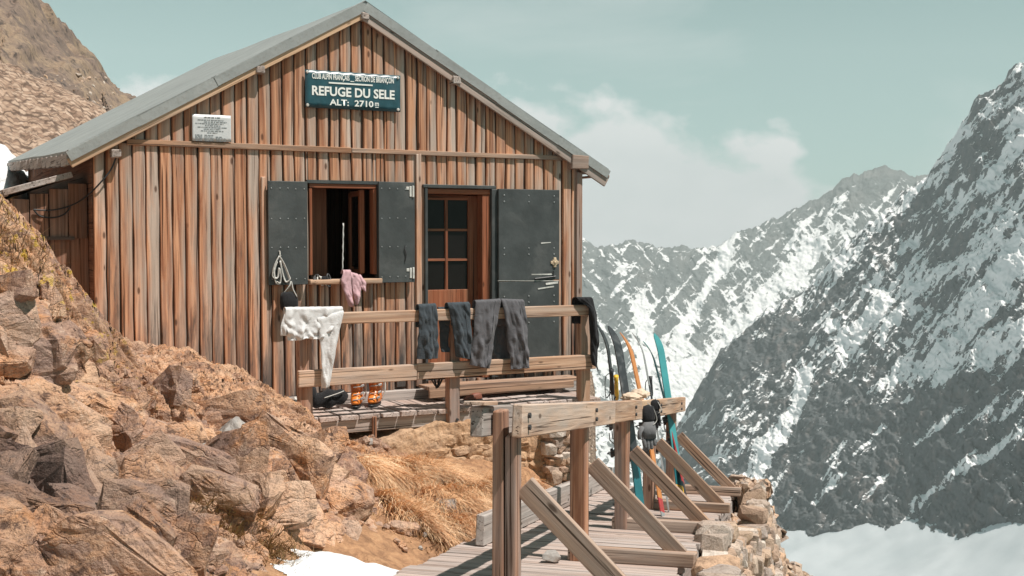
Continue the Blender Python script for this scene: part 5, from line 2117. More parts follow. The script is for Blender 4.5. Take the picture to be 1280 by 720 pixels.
for (px, py, sz, mt, lab) in (
        (240, 590, 0.40, 'palerock', 'pale grey angular slab lodged in the middle of the rocky slope'),
        (300, 555, 0.34, 'palerock', 'grey brown boulder just above the pale angular slab'),
        (432, 588, 0.26, 'loose', 'tan boulder just downhill of the left deck post'),
        (395, 602, 0.40, 'loose', 'tan cracked boulder halfway between snow patch and deck post'),
        (118, 690, 0.28, 'loose', 'brown boulder low on the slope beside the darkest rock'),
        (30, 545, 0.42, 'loose', 'broad brown boulder near the left edge under the lichen rocks'),
        (110, 610, 0.36, 'loose', 'blocky brown boulder with dark hollows in the lower slope'),
        (425, 632, 0.40, 'loose', 'brown boulder rising directly behind the snow patch'),
        (330, 605, 0.36, 'loose', 'ochre boulder right of the pale angular slab'),
        (555, 637, 0.20, 'palerock', 'pinkish flat stone at the foot of the dry grass bank'),
        (505, 665, 0.16, 'loose', 'brown stone on bare soil beside the snow patch tip')):
    rock_thing('boulder', lab, 'rock', px, py, sz, mt, int(px * 7 + py), None, 0.30)
rs = random.Random(8)
LOOSE = [(rs.uniform(480, 590), rs.uniform(650, 690)) for _ in range(10)] + [(rs.uniform(150, 310), rs.uniform(680, 716)) for _ in range(16)] + [(rs.uniform(435, 560), rs.uniform(548, 562)) for _ in range(12)]
for k, (px, py) in enumerate(LOOSE):
    rock_thing('loose_stone', 'small loose stone on the ground near the snow patch or deck', 'stone', px, py, rs.uniform(0.035, 0.085), rs.choice(['loose', 'loose', 'palerock']), 100 + k, 'small loose stones on the ground', 0.1)


def scatter_stones():
    rs = random.Random(17)
    mb = MB()
    n = tries = 0
    while n < 420 and tries < 6000:                      # on the far scree behind the roof
        tries += 1
        px, py = rs.uniform(-60, 150), rs.uniform(92, 225)
        d = ray(px, py).normalized()
        ok, loc, nor, idx = HILL.ray_cast(Vector((0, 0, 0)), d)
        if not ok:
            continue
        n += 1
        sz = 0.06 + 0.34 * rs.random() ** 3
        vs, fs = convex_stone(rs, sz * 1.3, sz, sz * 0.7, 14)
        Mx = frame_from(nor + Vector((0, 0, .5)), rs.uniform(0, 6.28))
        mb.add([Mx @ v + loc for v in vs], fs, None, rs.random())
    n = tries = 0
    while n < 750 and tries < 9000:                      # on the slope below the retaining wall
        tries += 1
        Yc, w = rs.uniform(9.0, 14.0), rs.uniform(0.95, 3.2)
        q = WP(w, Yc)
        loc, nor = ground_hit(q.x, q.y)
        n += 1
        sz = 0.03 + 0.13 * rs.random() ** 2.5
        vs, fs = convex_stone(rs, sz * 1.3, sz, sz * 0.7, 14)
        Mx = frame_from(nor + Vector((0, 0, .5)), rs.uniform(0, 6.28))
        mb.add([Mx @ v + loc + nor * sz * 0.12 for v in vs], fs, None, rs.random())
    n = tries = 0
    while n < 260 and tries < 3000:                      # rubble right of the deck
        tries += 1
        px, py = rs.uniform(690, 785), rs.uniform(515, 600)
        loc, nor = pix_hit(px, py)
        if loc is None or walk_wz(loc.x, loc.y)[0] > -0.9:
            continue
        n += 1
        sz = 0.03 + 0.13 * rs.random() ** 2.0
        vs, fs = convex_stone(rs, sz * 1.3, sz, sz * 0.7, 14)
        Mx = frame_from(nor + Vector((0, 0, .5)), rs.uniform(0, 6.28))
        mb.add([Mx @ v + loc + nor * sz * 0.1 for v in vs], fs, None, rs.random())
    o = mb.build('scree_rubble', M['stone'])
    tag(o, kind='stuff')


scatter_stones()


# ================================================================== DRY GRASS
def blades(name, pts, dirs, nors, L, wid, tone, mat, lift=0.25, segs=4, droop=0.6):
    """many thin bent blades as one mesh; all arrays are numpy"""
    n = len(pts)
    side = np.cross(dirs, nors)
    side /= np.linalg.norm(side, axis=1, keepdims=True) + 1e-9
    V = np.zeros((n, segs + 1, 2, 3))
    for k in range(segs + 1):
        f = k / segs
        c = pts + dirs * (L * f)[:, None] + nors * (L * (lift * f - droop * lift * f * f))[:, None]
        w = wid * (1 - 0.85 * f)
        V[:, k, 0] = c - side * w[:, None]
        V[:, k, 1] = c + side * w[:, None]
    idx = np.arange(n * (segs + 1) * 2).reshape(n, segs + 1, 2)
    q = np.stack([idx[:, :-1, 0], idx[:, :-1, 1], idx[:, 1:, 1], idx[:, 1:, 0]], -1).reshape(-1, 4)
    t = np.repeat(tone, (segs + 1) * 2)
    me = mesh_np(name, V.reshape(-1, 3), q, {'tone': t}, True)
    return link(name, me, mat)


def NZ2(x, y):
    from mathutils import noise as mn
    return mn.noise(Vector((x, y, 2.3))) + 0.5 * mn.noise(Vector((x * 2.7, y * 2.7, 5.3)))


def build_grass():
    rg = np.random.RandomState(3)
    P, D, Nn, L, Wd, T = [], [], [], [], [], []
    poly = [(436, 572), (470, 566), (560, 588), (640, 600), (725, 598), (770, 600), (735, 632), (660, 640), (590, 662), (545, 668), (500, 650), (470, 622), (450, 600)]
    rs = random.Random(9)
    cnt = 0
    while cnt < 12000:
        px, py = rs.uniform(430, 775), rs.uniform(560, 690)
        if not in_poly(px, py, poly):
            continue
        loc, nor = pix_hit(px, py)
        if loc is None:
            continue
        w, dz, Yc = walk_wz(loc.x, loc.y)
        if w > -0.90:
            continue
        cnt += 1
        down = Vector((0.55, -0.75, -0.35))
        down = (down - nor * down.dot(nor)).normalized()
        if NZ2(loc.x * 2.6, loc.y * 2.6) < -0.16:
            cnt += 1
            continue
        clump = math.sin(loc.x * 5.1 + 2.2 * math.sin(loc.y * 3.7)) * 0.5 + math.sin(loc.x * 11 + loc.y * 7) * 0.35
        side = nor.cross(down)
        for q in range(6):
            d = (down + side * (clump * 0.9 + rs.gauss(0, 0.33)) + nor * rs.uniform(0.1, 0.6)).normalized()
            P.append(loc + Vector((rs.gauss(0, 0.03), rs.gauss(0, 0.03), 0.005)))
            D.append(d)
            Nn.append(nor)
            L.append(rs.uniform(0.13, 0.38))
            Wd.append(rs.uniform(0.0014, 0.0034))
            T.append(min(1, max(0, 0.50 + 0.30 * clump + rs.gauss(0, 0.25))))
    o = blades('dry_grass', np.array(P), np.array(D), np.array(Nn), np.array(L), np.array(Wd), np.array(T), M['grass'], lift=0.5, droop=1.0)
    tag(o, kind='stuff')


build_grass()


def tuft(label, px, py, n, h, seed, spread=0.09, lean=(0, 0, 0), patches=1, sx=0.0):
    rs = random.Random(seed)
    P, D, Nn, L, Wd, T = [], [], [], [], [], []
    base, bn = pix_hit(px, py)
    if base is None:
        return
    for q in range(n):
        ox, oy = rs.gauss(0, spread + sx), rs.gauss(0, spread)
        l2, n2 = ground_hit(base.x + ox, base.y + oy)
        if (l2 - base).length > 0.5:
            continue
        d = Vector((rs.gauss(0, 0.45), rs.gauss(0, 0.45) - 0.25, 0.8)) + Vector(lean)
        d.normalize()
        P.append(l2 - base)
        D.append(d)
        Nn.append(Vector((rs.gauss(0, .3), -0.6, -0.6)).normalized())
        L.append(h * rs.uniform(0.5, 1.1))
        Wd.append(rs.uniform(0.0016, 0.0034))
        T.append(rs.random())
    if not P:
        return
    o = blades('grass_tuft', np.array(P), np.array(D), np.array(Nn), np.array(L), np.array(Wd), np.array(T), M['tuft'], lift=0.35, droop=-0.6)
    o.location = base
    tag(o, label, 'grass tuft')


tuft('dark dry grass tuft growing beside the pale angular slab', 210, 575, 420, 0.17, 1, 0.10)
tuft('brown grass tuft hanging from the rocks left of the snow patch', 295, 665, 700, 0.20, 2, 0.14)
tuft('small olive grass tuft in the upper middle of the rock slope', 105, 525, 300, 0.12, 3, 0.12)
tuft('straw coloured grass tuft sticking out before the lean-to wall', 60, 372, 60, 0.22, 4, 0.03, (0.6, 0, 0))
tuft('thin dry grass tuft at the top of the slope by the left edge', 8, 330, 160, 0.28, 5, 0.10)
tuft('pale grass tuft beside the ochre boulder', 330, 690, 420, 0.16, 6, 0.12)
tuft('brown grass tuft low under the pinkish flat stone', 530, 668, 350, 0.10, 7, 0.14)
tuft('short grass tuft uphill of the tan boulder by the deck post', 345, 560, 160, 0.10, 8, 0.08)


# ================================================================== CLOTHES ON THE RAILING AND WINDOW
M['shirt'] = cloth('white_cotton', (0.60, 0.59, 0.59), 0.10)
M['navy'] = cloth('dark_slate_cloth', (0.050, 0.060, 0.070), 0.25)
M['greycloth'] = cloth('grey_cloth', (0.105, 0.102, 0.110), 0.25)
M['blackcloth'] = cloth('black_cloth', (0.020, 0.020, 0.022), 0.3)
M['pink'] = cloth('pink_cloth', (0.52, 0.33, 0.355), 0.25)
M['fleece'] = cloth('tan_fleece', (0.60, 0.47, 0.36), 0.25)
M['glovegrey'] = cloth('glove_grey', (0.15, 0.15, 0.155), 0.3)
M['strapwhite'] = cloth('pale_webbing', (0.52, 0.51, 0.48), 0.2)


def poly_at(pts, f):
    ls = [0]
    for a, b in zip(pts[:-1], pts[1:]):
        ls.append(ls[-1] + math.hypot(b[0] - a[0], b[1] - a[1]))
    t = f * ls[-1]
    for i in range(len(pts) - 1):
        if t <= ls[i + 1] or i == len(pts) - 2:
            k = (t - ls[i]) / max(1e-6, ls[i + 1] - ls[i])
            return pts[i][0] + (pts[i + 1][0] - pts[i][0]) * k, pts[i][1] + (pts[i + 1][1] - pts[i][1]) * k


def NZ(x, y):
    from mathutils import noise as mn
    return mn.noise(Vector((x, y, 7.3)))


def hang(name, mat, parent, origin, left, right, off, bulge=0.03, fold=0.010, nf=3.0, over=0.12, seed=0, thick=0.005, nu=22, nv=36, back=0.06, round_=True, hem=0.0, wv=0.45):
    """cloth hanging in front of a rail: left / right outline in photo pixels on the plane `off` before the facade,
    then over the rail and `over` metres down behind it.  origin: hut-local origin of the parent"""
    rs = random.Random(seed)
    ph = [rs.uniform(0, 6.28) for _ in range(6)]
    rows = []
    for j in range(nv + 1):
        f = 1 - j / nv
        L, Rr = poly_at(left, f), poly_at(right, f)
        (lx, lz), (rx, rz) = FP(L[0], L[1], off), FP(Rr[0], Rr[1], off)
        row = []
        for i in range(nu + 1):
            u = i / nu
            x = lx + (rx - lx) * u
            z = lz + (rz - lz) * u
            amp = fold * (0.35 + 0.9 * f)
            xx, ff = u * (Rr[0] - L[0]) / 9.0, f * nv / 9.0
            d = amp * (1.1 * math.sin(u * 6.28 * nf + ph[0] + 1.2 * f + 1.5 * NZ(ff * 0.6, seed)) * wv + 3.2 * NZ(xx * 1.3 + ff * 0.7 + seed * 3.1, ff * 0.9 - xx * 0.3) + 2.0 * NZ(xx * 2.9 - ff * 1.1, ff * 1.7 + xx + seed))
            d = max(d, -0.010)
            if round_:
                d += bulge * math.sqrt(max(0.0, 1 - (2 * u - 1) ** 2)) * min(1, 0.3 + 1.4 * f)
            if f > 0.93 and hem:
                z += hem * math.sin(u * 9 + ph[4])
            row.append(Vector((x, -off - d, z)))
        rows.append(row)
    top = rows[-1]
    for k, (dy, dz) in enumerate(((0.010, 0.012), (0.03, 0.016), (back, 0.014), (back + 0.02, -0.005), (back + 0.025, -over * 0.5), (back + 0.03, -over))):
        rows.append([p + Vector((0, dy + 0.005 * math.sin(i * 0.9 + k), dz + 0.004 * math.sin(i * 1.7 + k * 2))) for i, p in enumerate(top)])
    o_ = Vector(origin)
    P = np.array([[tuple(p - o_) for p in r_] for r_ in rows])
    me = grid_mesh(name, P)
    o = link(name, me, M[mat], parent)
    if nv >= 24 and name in ('leg', 'body', 'sleeve'):
        # hem along the bottom edge and a side seam
        hm = MB()
        hm.tube([rows[0][i] - o_ + Vector((0, -0.002, 0.006)) for i in range(nu + 1)], 0.0055, 6, sq=0.6)
        hm.build('hem', M[mat], o, smooth=True)
        if name == 'leg':
            ci = int(nu * 0.74)
            hm = MB()
            hm.tube([rows[j][ci] - o_ + Vector((0, -0.0035, 0)) for j in range(0, nv + 1)], 0.0035, 5)
            hm.build('seam', M['blackcloth'], o, smooth=True)
    m = o.modifiers.new('thick', 'SOLIDIFY')
    m.thickness = thick
    m.offset = 1
    m = o.modifiers.new('soft', 'SUBSURF')
    m.levels = m.render_levels = 1
    return o


def hroot(name, label, cat, lx, ly, lz, group=None):
    o = empty(name, hutW(lx, ly, lz), TH)
    tag(o, label, cat, group)
    return o, (lx, ly, lz)


RO = DW + 0.130
lx, lz = FP(395, 390, RO)
rt, og = hroot('shirt', 'white long sleeved shirt drying over the left end of the deck railing', 'shirt', lx, -RO, lz)
hang('body', 'shirt', rt, og, [(357, 387), (356, 400), (360, 426)], [(429, 386), (428, 398), (402, 423)], RO, 0.0, 0.019, 3.2, 0.22, 1, 0.005, 30, 24, round_=False, hem=0.006, wv=1.0)
hang('sleeve', 'shirt', rt, og, [(397, 400), (400, 430), (402, 485)], [(430, 390), (423, 420), (411, 484)], RO + 0.012, 0.02, 0.010, 2.0, 0.02, 2, 0.006, 14, 30, back=0.01)
hang('sleeve', 'shirt', rt, og, [(356, 390), (350, 408), (351, 420)], [(366, 388), (361, 405), (362, 419)], RO - 0.02, 0.015, 0.008, 2.0, 0.03, 3, 0.006, 10, 16, back=0.01)
lx, lz = FP(555, 384, RO)
rt, og = hroot('trousers', 'dark slate trousers drying over the railing in front of the door', 'trousers', lx, -RO, lz)
hang('leg', 'navy', rt, og, [(523, 383), (523, 410), (521, 449)], [(546, 382), (547, 415), (547, 448)], RO, 0.030, 0.013, 1.6, 0.20, 4)
hang('leg', 'navy', rt, og, [(560, 381), (566, 408), (570, 446)], [(587, 380), (589, 412), (590, 450)], RO - 0.005, 0.030, 0.013, 1.6, 0.20, 5)
hang('waist', 'navy', rt, og, [(548, 386), (550, 420), (551, 440)], [(578, 385), (578, 420), (576, 440)], RO - 0.12, 0.02, 0.01, 2.0, 0.05, 6, back=0.01)
lx, lz = FP(625, 381, RO)
rt, og = hroot('trousers', 'grey baggy trousers with both legs hung over the railing', 'trousers', lx, -RO, lz)
hang('leg', 'greycloth', rt, og, [(595, 378), (592, 412), (586, 456)], [(627, 376), (619, 412), (612, 461)], RO, 0.045, 0.017, 1.5, 0.25, 7)
hang('leg', 'greycloth', rt, og, [(627, 376), (633, 412), (637, 462)], [(655, 377), (659, 412), (660, 459)], RO + 0.004, 0.045, 0.017, 1.5, 0.25, 8)
hang('waist', 'greycloth', rt, og, [(612, 382), (612, 420), (614, 452)], [(640, 381), (640, 420), (638, 455)], RO - 0.13, 0.02, 0.012, 2.0, 0.05, 9, back=0.01)
lx, lz = FP(738, 380, RO)
rt, og = hroot('jacket', 'black jacket hanging from the right end of the deck railing', 'jacket', lx, -RO, lz)
hang('body', 'blackcloth', rt, og, [(722, 374), (735, 384), (738, 420), (739, 456)], [(741, 374), (746, 395), (748, 425), (744, 464)], RO + 0.01, 0.03, 0.012, 1.6, 0.25, 10, back=0.09)
# straps under the lower rail
lx, lz = FP(545, 465, DW - 0.02)
st_m = MB()
for k, pts in enumerate(([(533, 459), (537, 470), (544, 482), (547, 485)], [(541, 459), (543, 470), (546, 484)], [(551, 459), (551, 470), (548, 484)], [(558, 459), (556, 470), (550, 483), (546, 485)])):
    pp = []
    for (px, py) in pts:
        a, b = FP(px, py, DW - 0.02)
        pp.append((a - lx, 0.02 + 0.01 * k, b - lz))
    st_m.tube(smooth_pts(pp, 5), 0.010, 6, sq=0.4)
o = st_m.build('strap', M['strap'])
o.location = hutW(lx, -DW, lz)
o.rotation_euler = (0, 0, TH)
tag(o, 'black webbing straps dangling beneath the lower deck rail', 'strap')

# pale strap on the left shutter
lx, lz = FP(349, 322, 0.11)
st_m = MB()
for pts in ([(349, 320), (343, 332), (341, 345), (347, 347), (349, 335), (351, 345), (350, 354), (346, 352)], [(349, 320), (355, 330), (361, 345), (362, 349), (358, 352), (354, 340), (350, 326)], [(347, 327), (343, 340), (346, 354), (351, 353)]):
    pp = []
    for (px, py) in pts:
        a, b = FP(px, py, 0.11)
        pp.append((a - lx, random.uniform(-0.015, 0.015), b - lz))
    st_m.tube(smooth_pts(pp, 5), 0.017, 6, sq=0.4)
o = st_m.build('strap', M['strapwhite'], smooth=True)
o.location = hutW(lx, -0.105, lz)
o.rotation_euler = (0, 0, TH)
tag(o, 'pale looped webbing strap hooked on the left window shutter', 'strap')

# black pouch hanging under it
def ring_e(cx, cy, cz, rx, ry, n=14, p=1.0):
    out = []
    for k in range(n):
        a = 2 * math.pi * k / n
        ca, sa = math.cos(a), math.sin(a)
        out.append((cx + rx * math.copysign(abs(ca) ** p, ca), cy + ry * math.copysign(abs(sa) ** p, sa), cz))
    return out


lx, lz = FP(362, 375, 0.12)
rt, og = hroot('pouch', 'black pouch hanging on the boards below the left shutter', 'pouch', lx, -0.10, lz)
pm = MB()
pm.loft([ring_e(0, 0, -0.105, 0.05, 0.03, p=0.7), ring_e(0.004, 0, -0.095, 0.082, 0.05, p=0.7), ring_e(0, -0.005, -0.02, 0.09, 0.06, p=0.7), ring_e(-0.004, 0, 0.06, 0.078, 0.05, p=0.7), ring_e(0, 0, 0.078, 0.06, 0.03, p=0.7)])
pm.build('bag', M['blackcloth'], rt, smooth=True, sub=1)
pm = MB()
pm.tube(smooth_pts([(-0.05, 0.0, 0.06), (0.0, -0.02, 0.13), (0.02, -0.01, 0.17), (0.03, -0.03, 0.10), (0.06, -0.05, 0.03)], 5), 0.010, 6, sq=0.5)
pm.build('strap', M['strapwhite'], rt, smooth=True)
pm = MB()
pm.tube([(0.0, 0.03, 0.16), (0.01, 0.03, 0.19)], 0.012, 8)
pm.build('buckle', M['iron'], rt)

# pink top on the sill
lx, lz = FP(438, 345, 0.13)
rt, og = hroot('pink_top', 'pink garment draped over the window sill', 'garment', lx, -0.13, lz)
hang('panel', 'pink', rt, og, [(429, 340), (426, 350), (429, 362), (437, 383)], [(439, 340), (439, 352), (440, 366), (440, 384)], 0.135, 0.018, 0.014, 1.5, 0.02, 11, 0.006, 12, 20, back=0.05)
hang('panel', 'pink', rt, og, [(437, 342), (440, 352), (441, 366), (444, 381)], [(448, 345), (452, 352), (451, 360), (447, 379)], 0.125, 0.018, 0.014, 1.5, 0.02, 12, 0.006, 12, 20, back=0.05)
hang('panel', 'pink', rt, og, [(446, 346), (448, 354), (453, 362)], [(452, 346), (457, 353), (456, 366)], 0.12, 0.02, 0.01, 1.5, 0.02, 13, 0.006, 8, 12, back=0.05)
# climbing gear on the sill
gr = random.Random(3)
lx, lz = FP(407, 349, 0.10)
rt, og = hroot('climbing_gear', 'dark jumble of climbing gear on the window sill', 'gear', lx, -0.06, lz)
for k in range(7):
    gm = MB()
    cx, cz = gr.uniform(-0.10, 0.09), gr.uniform(-0.04, 0.02)
    rr = gr.uniform(0.022, 0.04)
    tl = gr.uniform(-0.8, 0.8)
    gm.tube([(cx + rr * math.cos(a) * 0.7, gr.uniform(-0.03, 0.0) + 0.02 * math.sin(a + tl), cz + rr * math.sin(a) * 1.2) for a in [q * 0.63 for q in range(11)]], 0.008, 6)
    gm.build('carabiner', M['iron'] if k % 3 else M['bare'], rt, smooth=True)
gm = MB()
gm.loft([ring_e(0, 0, -0.03, 0.03, 0.03), ring_e(0, 0, 0.0, 0.05, 0.045), ring_e(0.01, 0, 0.03, 0.035, 0.03)])
gm.build('sling_bundle', M['blackcloth'], rt, smooth=True, sub=1)
# pale stick in the window
a, b = FP(429, 279, -0.10), FP(428, 338, -0.05)
gm = MB()
pp = [Vector((a[0] + (b[0] - a[0]) * q / 12 + 0.003 * (q % 2), 0.10 - 0.05 * q / 12, a[1] + (b[1] - a[1]) * q / 12)) - Vector((b[0], 0.05, b[1])) for q in range(13)]
gm.tube(pp, [0.006 + 0.003 * (q % 3 == 0) for q in range(13)], 6)
o = gm.build('stick', M['strapwhite'], smooth=True)
o.location = hutW(b[0], 0.05, b[1])
o.rotation_euler = (0, 0, TH)
tag(o, 'thin pale stick standing upright inside the open window', 'stick')


# ================================================================== BOOTS AND BAGS ON THE DECK
M['orange'] = plain('orange_shell', (0.72, 0.20, 0.025), 0.35, 0.5, 0, 0.12, 10, 0.05)
M['orangedark'] = plain('dark_orange_shell', (0.50, 0.13, 0.02), 0.4, 0.5, 0, 0.12, 10, 0.05)


def ski_boot(px, py, rz, label):
    lx, _ = FP(px, py, 0.30)
    root = empty('ski_boot', hutW(lx, -0.30, DECK_Z + 0.003), TH + rz)
    root.scale = (1.14, 1.14, 1.12)
    tag(root, label, 'ski boot', 'pair of orange ski boots')
    sm = MB()
    def foot(z, sx, y0, y1):
        out = []
        for k in range(16):
            a = 2 * math.pi * k / 16
            c, s = math.cos(a), math.sin(a)
            yc, yr = (y0 + y1) / 2, (y1 - y0) / 2
            out.append((sx * math.copysign(abs(c) ** 0.8, c), yc + yr * math.copysign(abs(s) ** 0.8, s), z))
        return out
    sm.loft([foot(0.0, 0.038, -0.155, 0.115), foot(0.022, 0.042, -0.158, 0.118)])
    sm.build('sole', M['black'], root, bevel=0.004)
    sm = MB()
    sm.loft([foot(0.022, 0.043, -0.150, 0.112), foot(0.05, 0.050, -0.145, 0.112), foot(0.085, 0.050, -0.11, 0.110), foot(0.12, 0.047, -0.065, 0.106), foot(0.16, 0.046, -0.045, 0.10)])
    sm.build('shell', M['orange'], root, smooth=True, sub=1)
    sm = MB()
    sm.loft([foot(0.12, 0.051, -0.062, 0.110), foot(0.17, 0.053, -0.058, 0.108), foot(0.23, 0.055, -0.075, 0.095), foot(0.27, 0.056, -0.082, 0.09)], caps=False)
    co = sm.build('cuff', M['orangedark'], root, smooth=True)
    m = co.modifiers.new('thick', 'SOLIDIFY')
    m.thickness = 0.006
    sm = MB()
    sm.loft([foot(0.20, 0.046, -0.06, 0.085), foot(0.295, 0.048, -0.078, 0.085), foot(0.30, 0.040, -0.07, 0.075)])
    sm.build('liner', M['strapwhite'], root, smooth=True)
    sm = MB()
    sm.loft([foot(0.245, 0.060, -0.086, 0.098), foot(0.268, 0.060, -0.090, 0.096)], caps=False)
    so2 = sm.build('power_strap', M['black'], root, smooth=True)
    for (z, y) in ((0.07, -0.125), (0.11, -0.088), (0.17, -0.072), (0.215, -0.082)):
        bm_ = MB()
        bm_.bar((-0.020, y - 0.002, z), (0.040, y - 0.002, z + 0.006), 0.010, 0.009)
        bm_.bar((0.040, y + 0.02, z + 0.006), (0.060, y + 0.05, z + 0.012), 0.012, 0.018)
        bm_.build('buckle', M['rivet'], root, bevel=0.002)
    sp = MB()
    sp.tube(smooth_pts([(0.052, 0.02, 0.05), (0.075, 0.03, 0.12), (0.072, 0.04, 0.2), (0.056, 0.03, 0.25)], 4), 0.007, 6)
    sp.build('lever', M['bare'], root, smooth=True)
    return root


ski_boot(446, 503, -0.45, 'left orange ski boot of the pair standing on the deck')
ski_boot(469, 503, -0.62, 'right orange ski boot of the pair standing on the deck')

lx, _ = FP(410, 500, 0.34)
rt, og = hroot('black_bag', 'black padded bag with a pale stripe lying on the deck beside the orange boots', 'bag', lx, -0.34, DECK_Z)
bm_ = MB()
rings = []
for k in range(12):
    f = k / 11
    x = -0.16 + 0.36 * f
    r_ = 0.075 * (math.sin(math.pi * min(1, f * 0.9 + 0.08)) ** 0.45) + 0.012 * math.sin(f * 17)
    rings.append([(x, 0.8 * r_ * math.sin(q * 0.4488) + 0.0, max(0.004, 0.085 + r_ * 1.15 * math.cos(q * 0.4488) + 0.03 * f)) for q in range(14)])
bm_.loft(rings)
bm_.build('bag', M['blackcloth'], rt, smooth=True, sub=1)
bm_ = MB()
bm_.tube(smooth_pts([(-0.06, -0.078, 0.12), (0.0, -0.078, 0.135), (0.08, -0.072, 0.155), (0.13, -0.064, 0.17)], 5), 0.010, 6, sq=0.5)
bm_.build('stripe', M['strapwhite'], rt, smooth=True)
bm_ = MB()
bm_.loft([ring_e(-0.15, 0.0, 0.08, 0.05, 0.05), ring_e(-0.16, 0.0, 0.17, 0.055, 0.05), ring_e(-0.15, 0.01, 0.24, 0.035, 0.035)])
bm_.build('pocket', M['blackcloth'], rt, smooth=True, sub=1)

lx, _ = FP(350, 510, 0.42)
rt, og = hroot('black_boot', 'black boot lying on its side behind the left deck post', 'boot', lx, -0.42, DECK_Z)
bm_ = MB()
rings = []
for k in range(12):
    f = k / 11
    x = -0.17 + 0.32 * f
    r_ = 0.030 + 0.045 * (math.sin(math.pi * min(1, f * 0.85 + 0.12)) ** 0.6)
    rings.append([(x, 0.9 * r_ * math.sin(q * 0.4488), max(0.004, 0.055 + r_ * 0.95 * math.cos(q * 0.4488) + 0.02 * f)) for q in range(14)])
bm_.loft(rings)
bm_.build('upper', M['black'], rt, smooth=True, sub=1)
bm_ = MB()
bm_.tube(smooth_pts([(0.10, -0.06, 0.02), (0.12, -0.085, 0.06), (0.13, -0.07, 0.11), (0.14, -0.02, 0.14)], 5), 0.018, 8, sq=0.5)
bm_.build('collar', M['strapwhite'], rt, smooth=True)

lx, _ = FP(587, 489, 0.35)
rt, og = hroot('brown_shoe', 'small reddish brown shoe on the deck by the door step', 'shoe', lx, -0.42, DECK_Z)
bm_ = MB()
bm_.loft([ring_e(0, 0, 0.0, 0.10, 0.035, p=0.8), ring_e(0, 0, 0.02, 0.105, 0.04, p=0.8), ring_e(0.02, 0, 0.05, 0.08, 0.036), ring_e(0.05, 0, 0.075, 0.04, 0.03)])
bm_.build('upper', plain('brown_leather', (0.22, 0.08, 0.05), 0.6), rt, smooth=True, sub=1)
bm_ = MB()
bm_.loft([ring_e(0, 0, -0.001, 0.108, 0.042, p=0.8), ring_e(0, 0, 0.012, 0.108, 0.042, p=0.8)])
bm_.build('sole', M['black'], rt)


# ================================================================== SKIS AND POLES
M['skiblack'] = plain('ski_black', (0.030, 0.031, 0.034), 0.35, 0.5, 0, 0.2, 9, 0.03, ((0.30, 0.30, 0.30), 0.5))
M['skiteal'] = plain('ski_teal', (0.045, 0.225, 0.235), 0.35, 0.5, 0, 0.12, 5, 0.02)
M['skideep'] = plain('ski_deep_teal', (0.015, 0.12, 0.14), 0.35, 0.5, 0, 0.15, 5, 0.02)
M['skiorange'] = plain('ski_orange', (0.50, 0.19, 0.05), 0.35, 0.5, 0, 0.2, 6, 0.02)
M['skipale'] = plain('ski_pale', (0.27, 0.28, 0.28), 0.35, 0.5, 0, 0.25, 8, 0.02)
M['skiyellow'] = plain('ski_yellow', (0.70, 0.42, 0.04), 0.4, 0.5)
M['skired'] = plain('ski_red', (0.36, 0.04, 0.04), 0.4, 0.5)


def ski(label, tail, tip, phi, wid, mats, group, bind=0.42, curl=0.075):
    """tail, tip: world points; phi: how far the sole turns away from the viewer; mats: [(until_fraction, material), ...]"""
    tail, tip = Vector(tail), Vector(tip)
    d = (tip - tail)
    L = d.length
    d.normalize()
    ws = Vector((math.cos(phi), math.sin(phi), 0))
    ws = (ws - d * ws.dot(d)).normalized()
    nn = ws.cross(d).normalized()
    if nn.x > 0:
        nn = -nn
    root = empty('ski', tail)
    tag(root, label, 'ski', group)
    ns = 44
    ring = []
    for k in range(ns + 1):
        s = k / ns
        w = wid * (0.86 + 0.14 * (2 * s - 0.9) ** 2)
        if s > 0.90:
            w *= math.sqrt(max(0.02, 1 - ((s - 0.90) / 0.10) ** 2))
        if s < 0.03:
            w *= 0.80 + 0.2 * s / 0.03
        c = max(0, (s - 0.84) / 0.16)
        off = nn * (curl * c ** 2 * (1.0 if True else 0)) - nn * (0.012 * math.sin(math.pi * min(1, s / 0.85)))
        th = 0.011 * (0.5 + math.sin(math.pi * min(1, max(0.03, s))) ** 0.5 * 0.6)
        p = d * (L * s) + off
        ring.append([p - ws * w / 2 + nn * th / 2, p + ws * w / 2 + nn * th / 2, p + ws * w / 2 - nn * th / 2, p - ws * w / 2 - nn * th / 2])
    s0 = 0
    for i, (until, mt) in enumerate(mats):
        k0, k1 = int(s0 * ns), int(until * ns)
        mb = MB()
        mb.loft(ring[k0:k1 + 1])
        mb.build('body' if i == 0 else 'painted_section', M[mt], root)
        s0 = until
    # binding on the top side
    for s, hgt in ((bind + 0.05, 0.035), (bind - 0.09, 0.045)):
        bm_ = MB()
        c = d * (L * s) - nn * 0.0
        Mx = Matrix((ws, nn, d)).transposed()
        bm_.box(c + nn * (0.006 + hgt / 2), (0.06, hgt, 0.05), Mx, jit=0.003)
        bm_.box(c + nn * (0.010 + hgt), (0.035, 0.02, 0.075), Mx, jit=0.003)
        bm_.tube([c + nn * 0.02 - ws * 0.035, c + nn * (0.04 + hgt) - ws * 0.04, c + nn * (0.045 + hgt) + ws * 0.03, c + nn * 0.02 + ws * 0.035], 0.006, 6)
        bm_.build('binding', M['iron'], root, bevel=0.004)
    br = MB()
    c = d * (L * (bind - 0.05))
    for q in (-1, 1):
        br.tube([c + ws * q * 0.045, c + ws * q * 0.05 + nn * 0.05 + d * 0.05, c + ws * q * 0.05 + nn * 0.05 + d * 0.11], 0.005, 6)
    br.build('brake', M['iron'], root)
    return root


def WYp(px, py):
    """pixel on the boards of the walkway -> world"""
    d = ray(px, py)
    k = (WA - Vector((0, 0, 0))).dot(WN) / d.dot(WN)
    return d * k


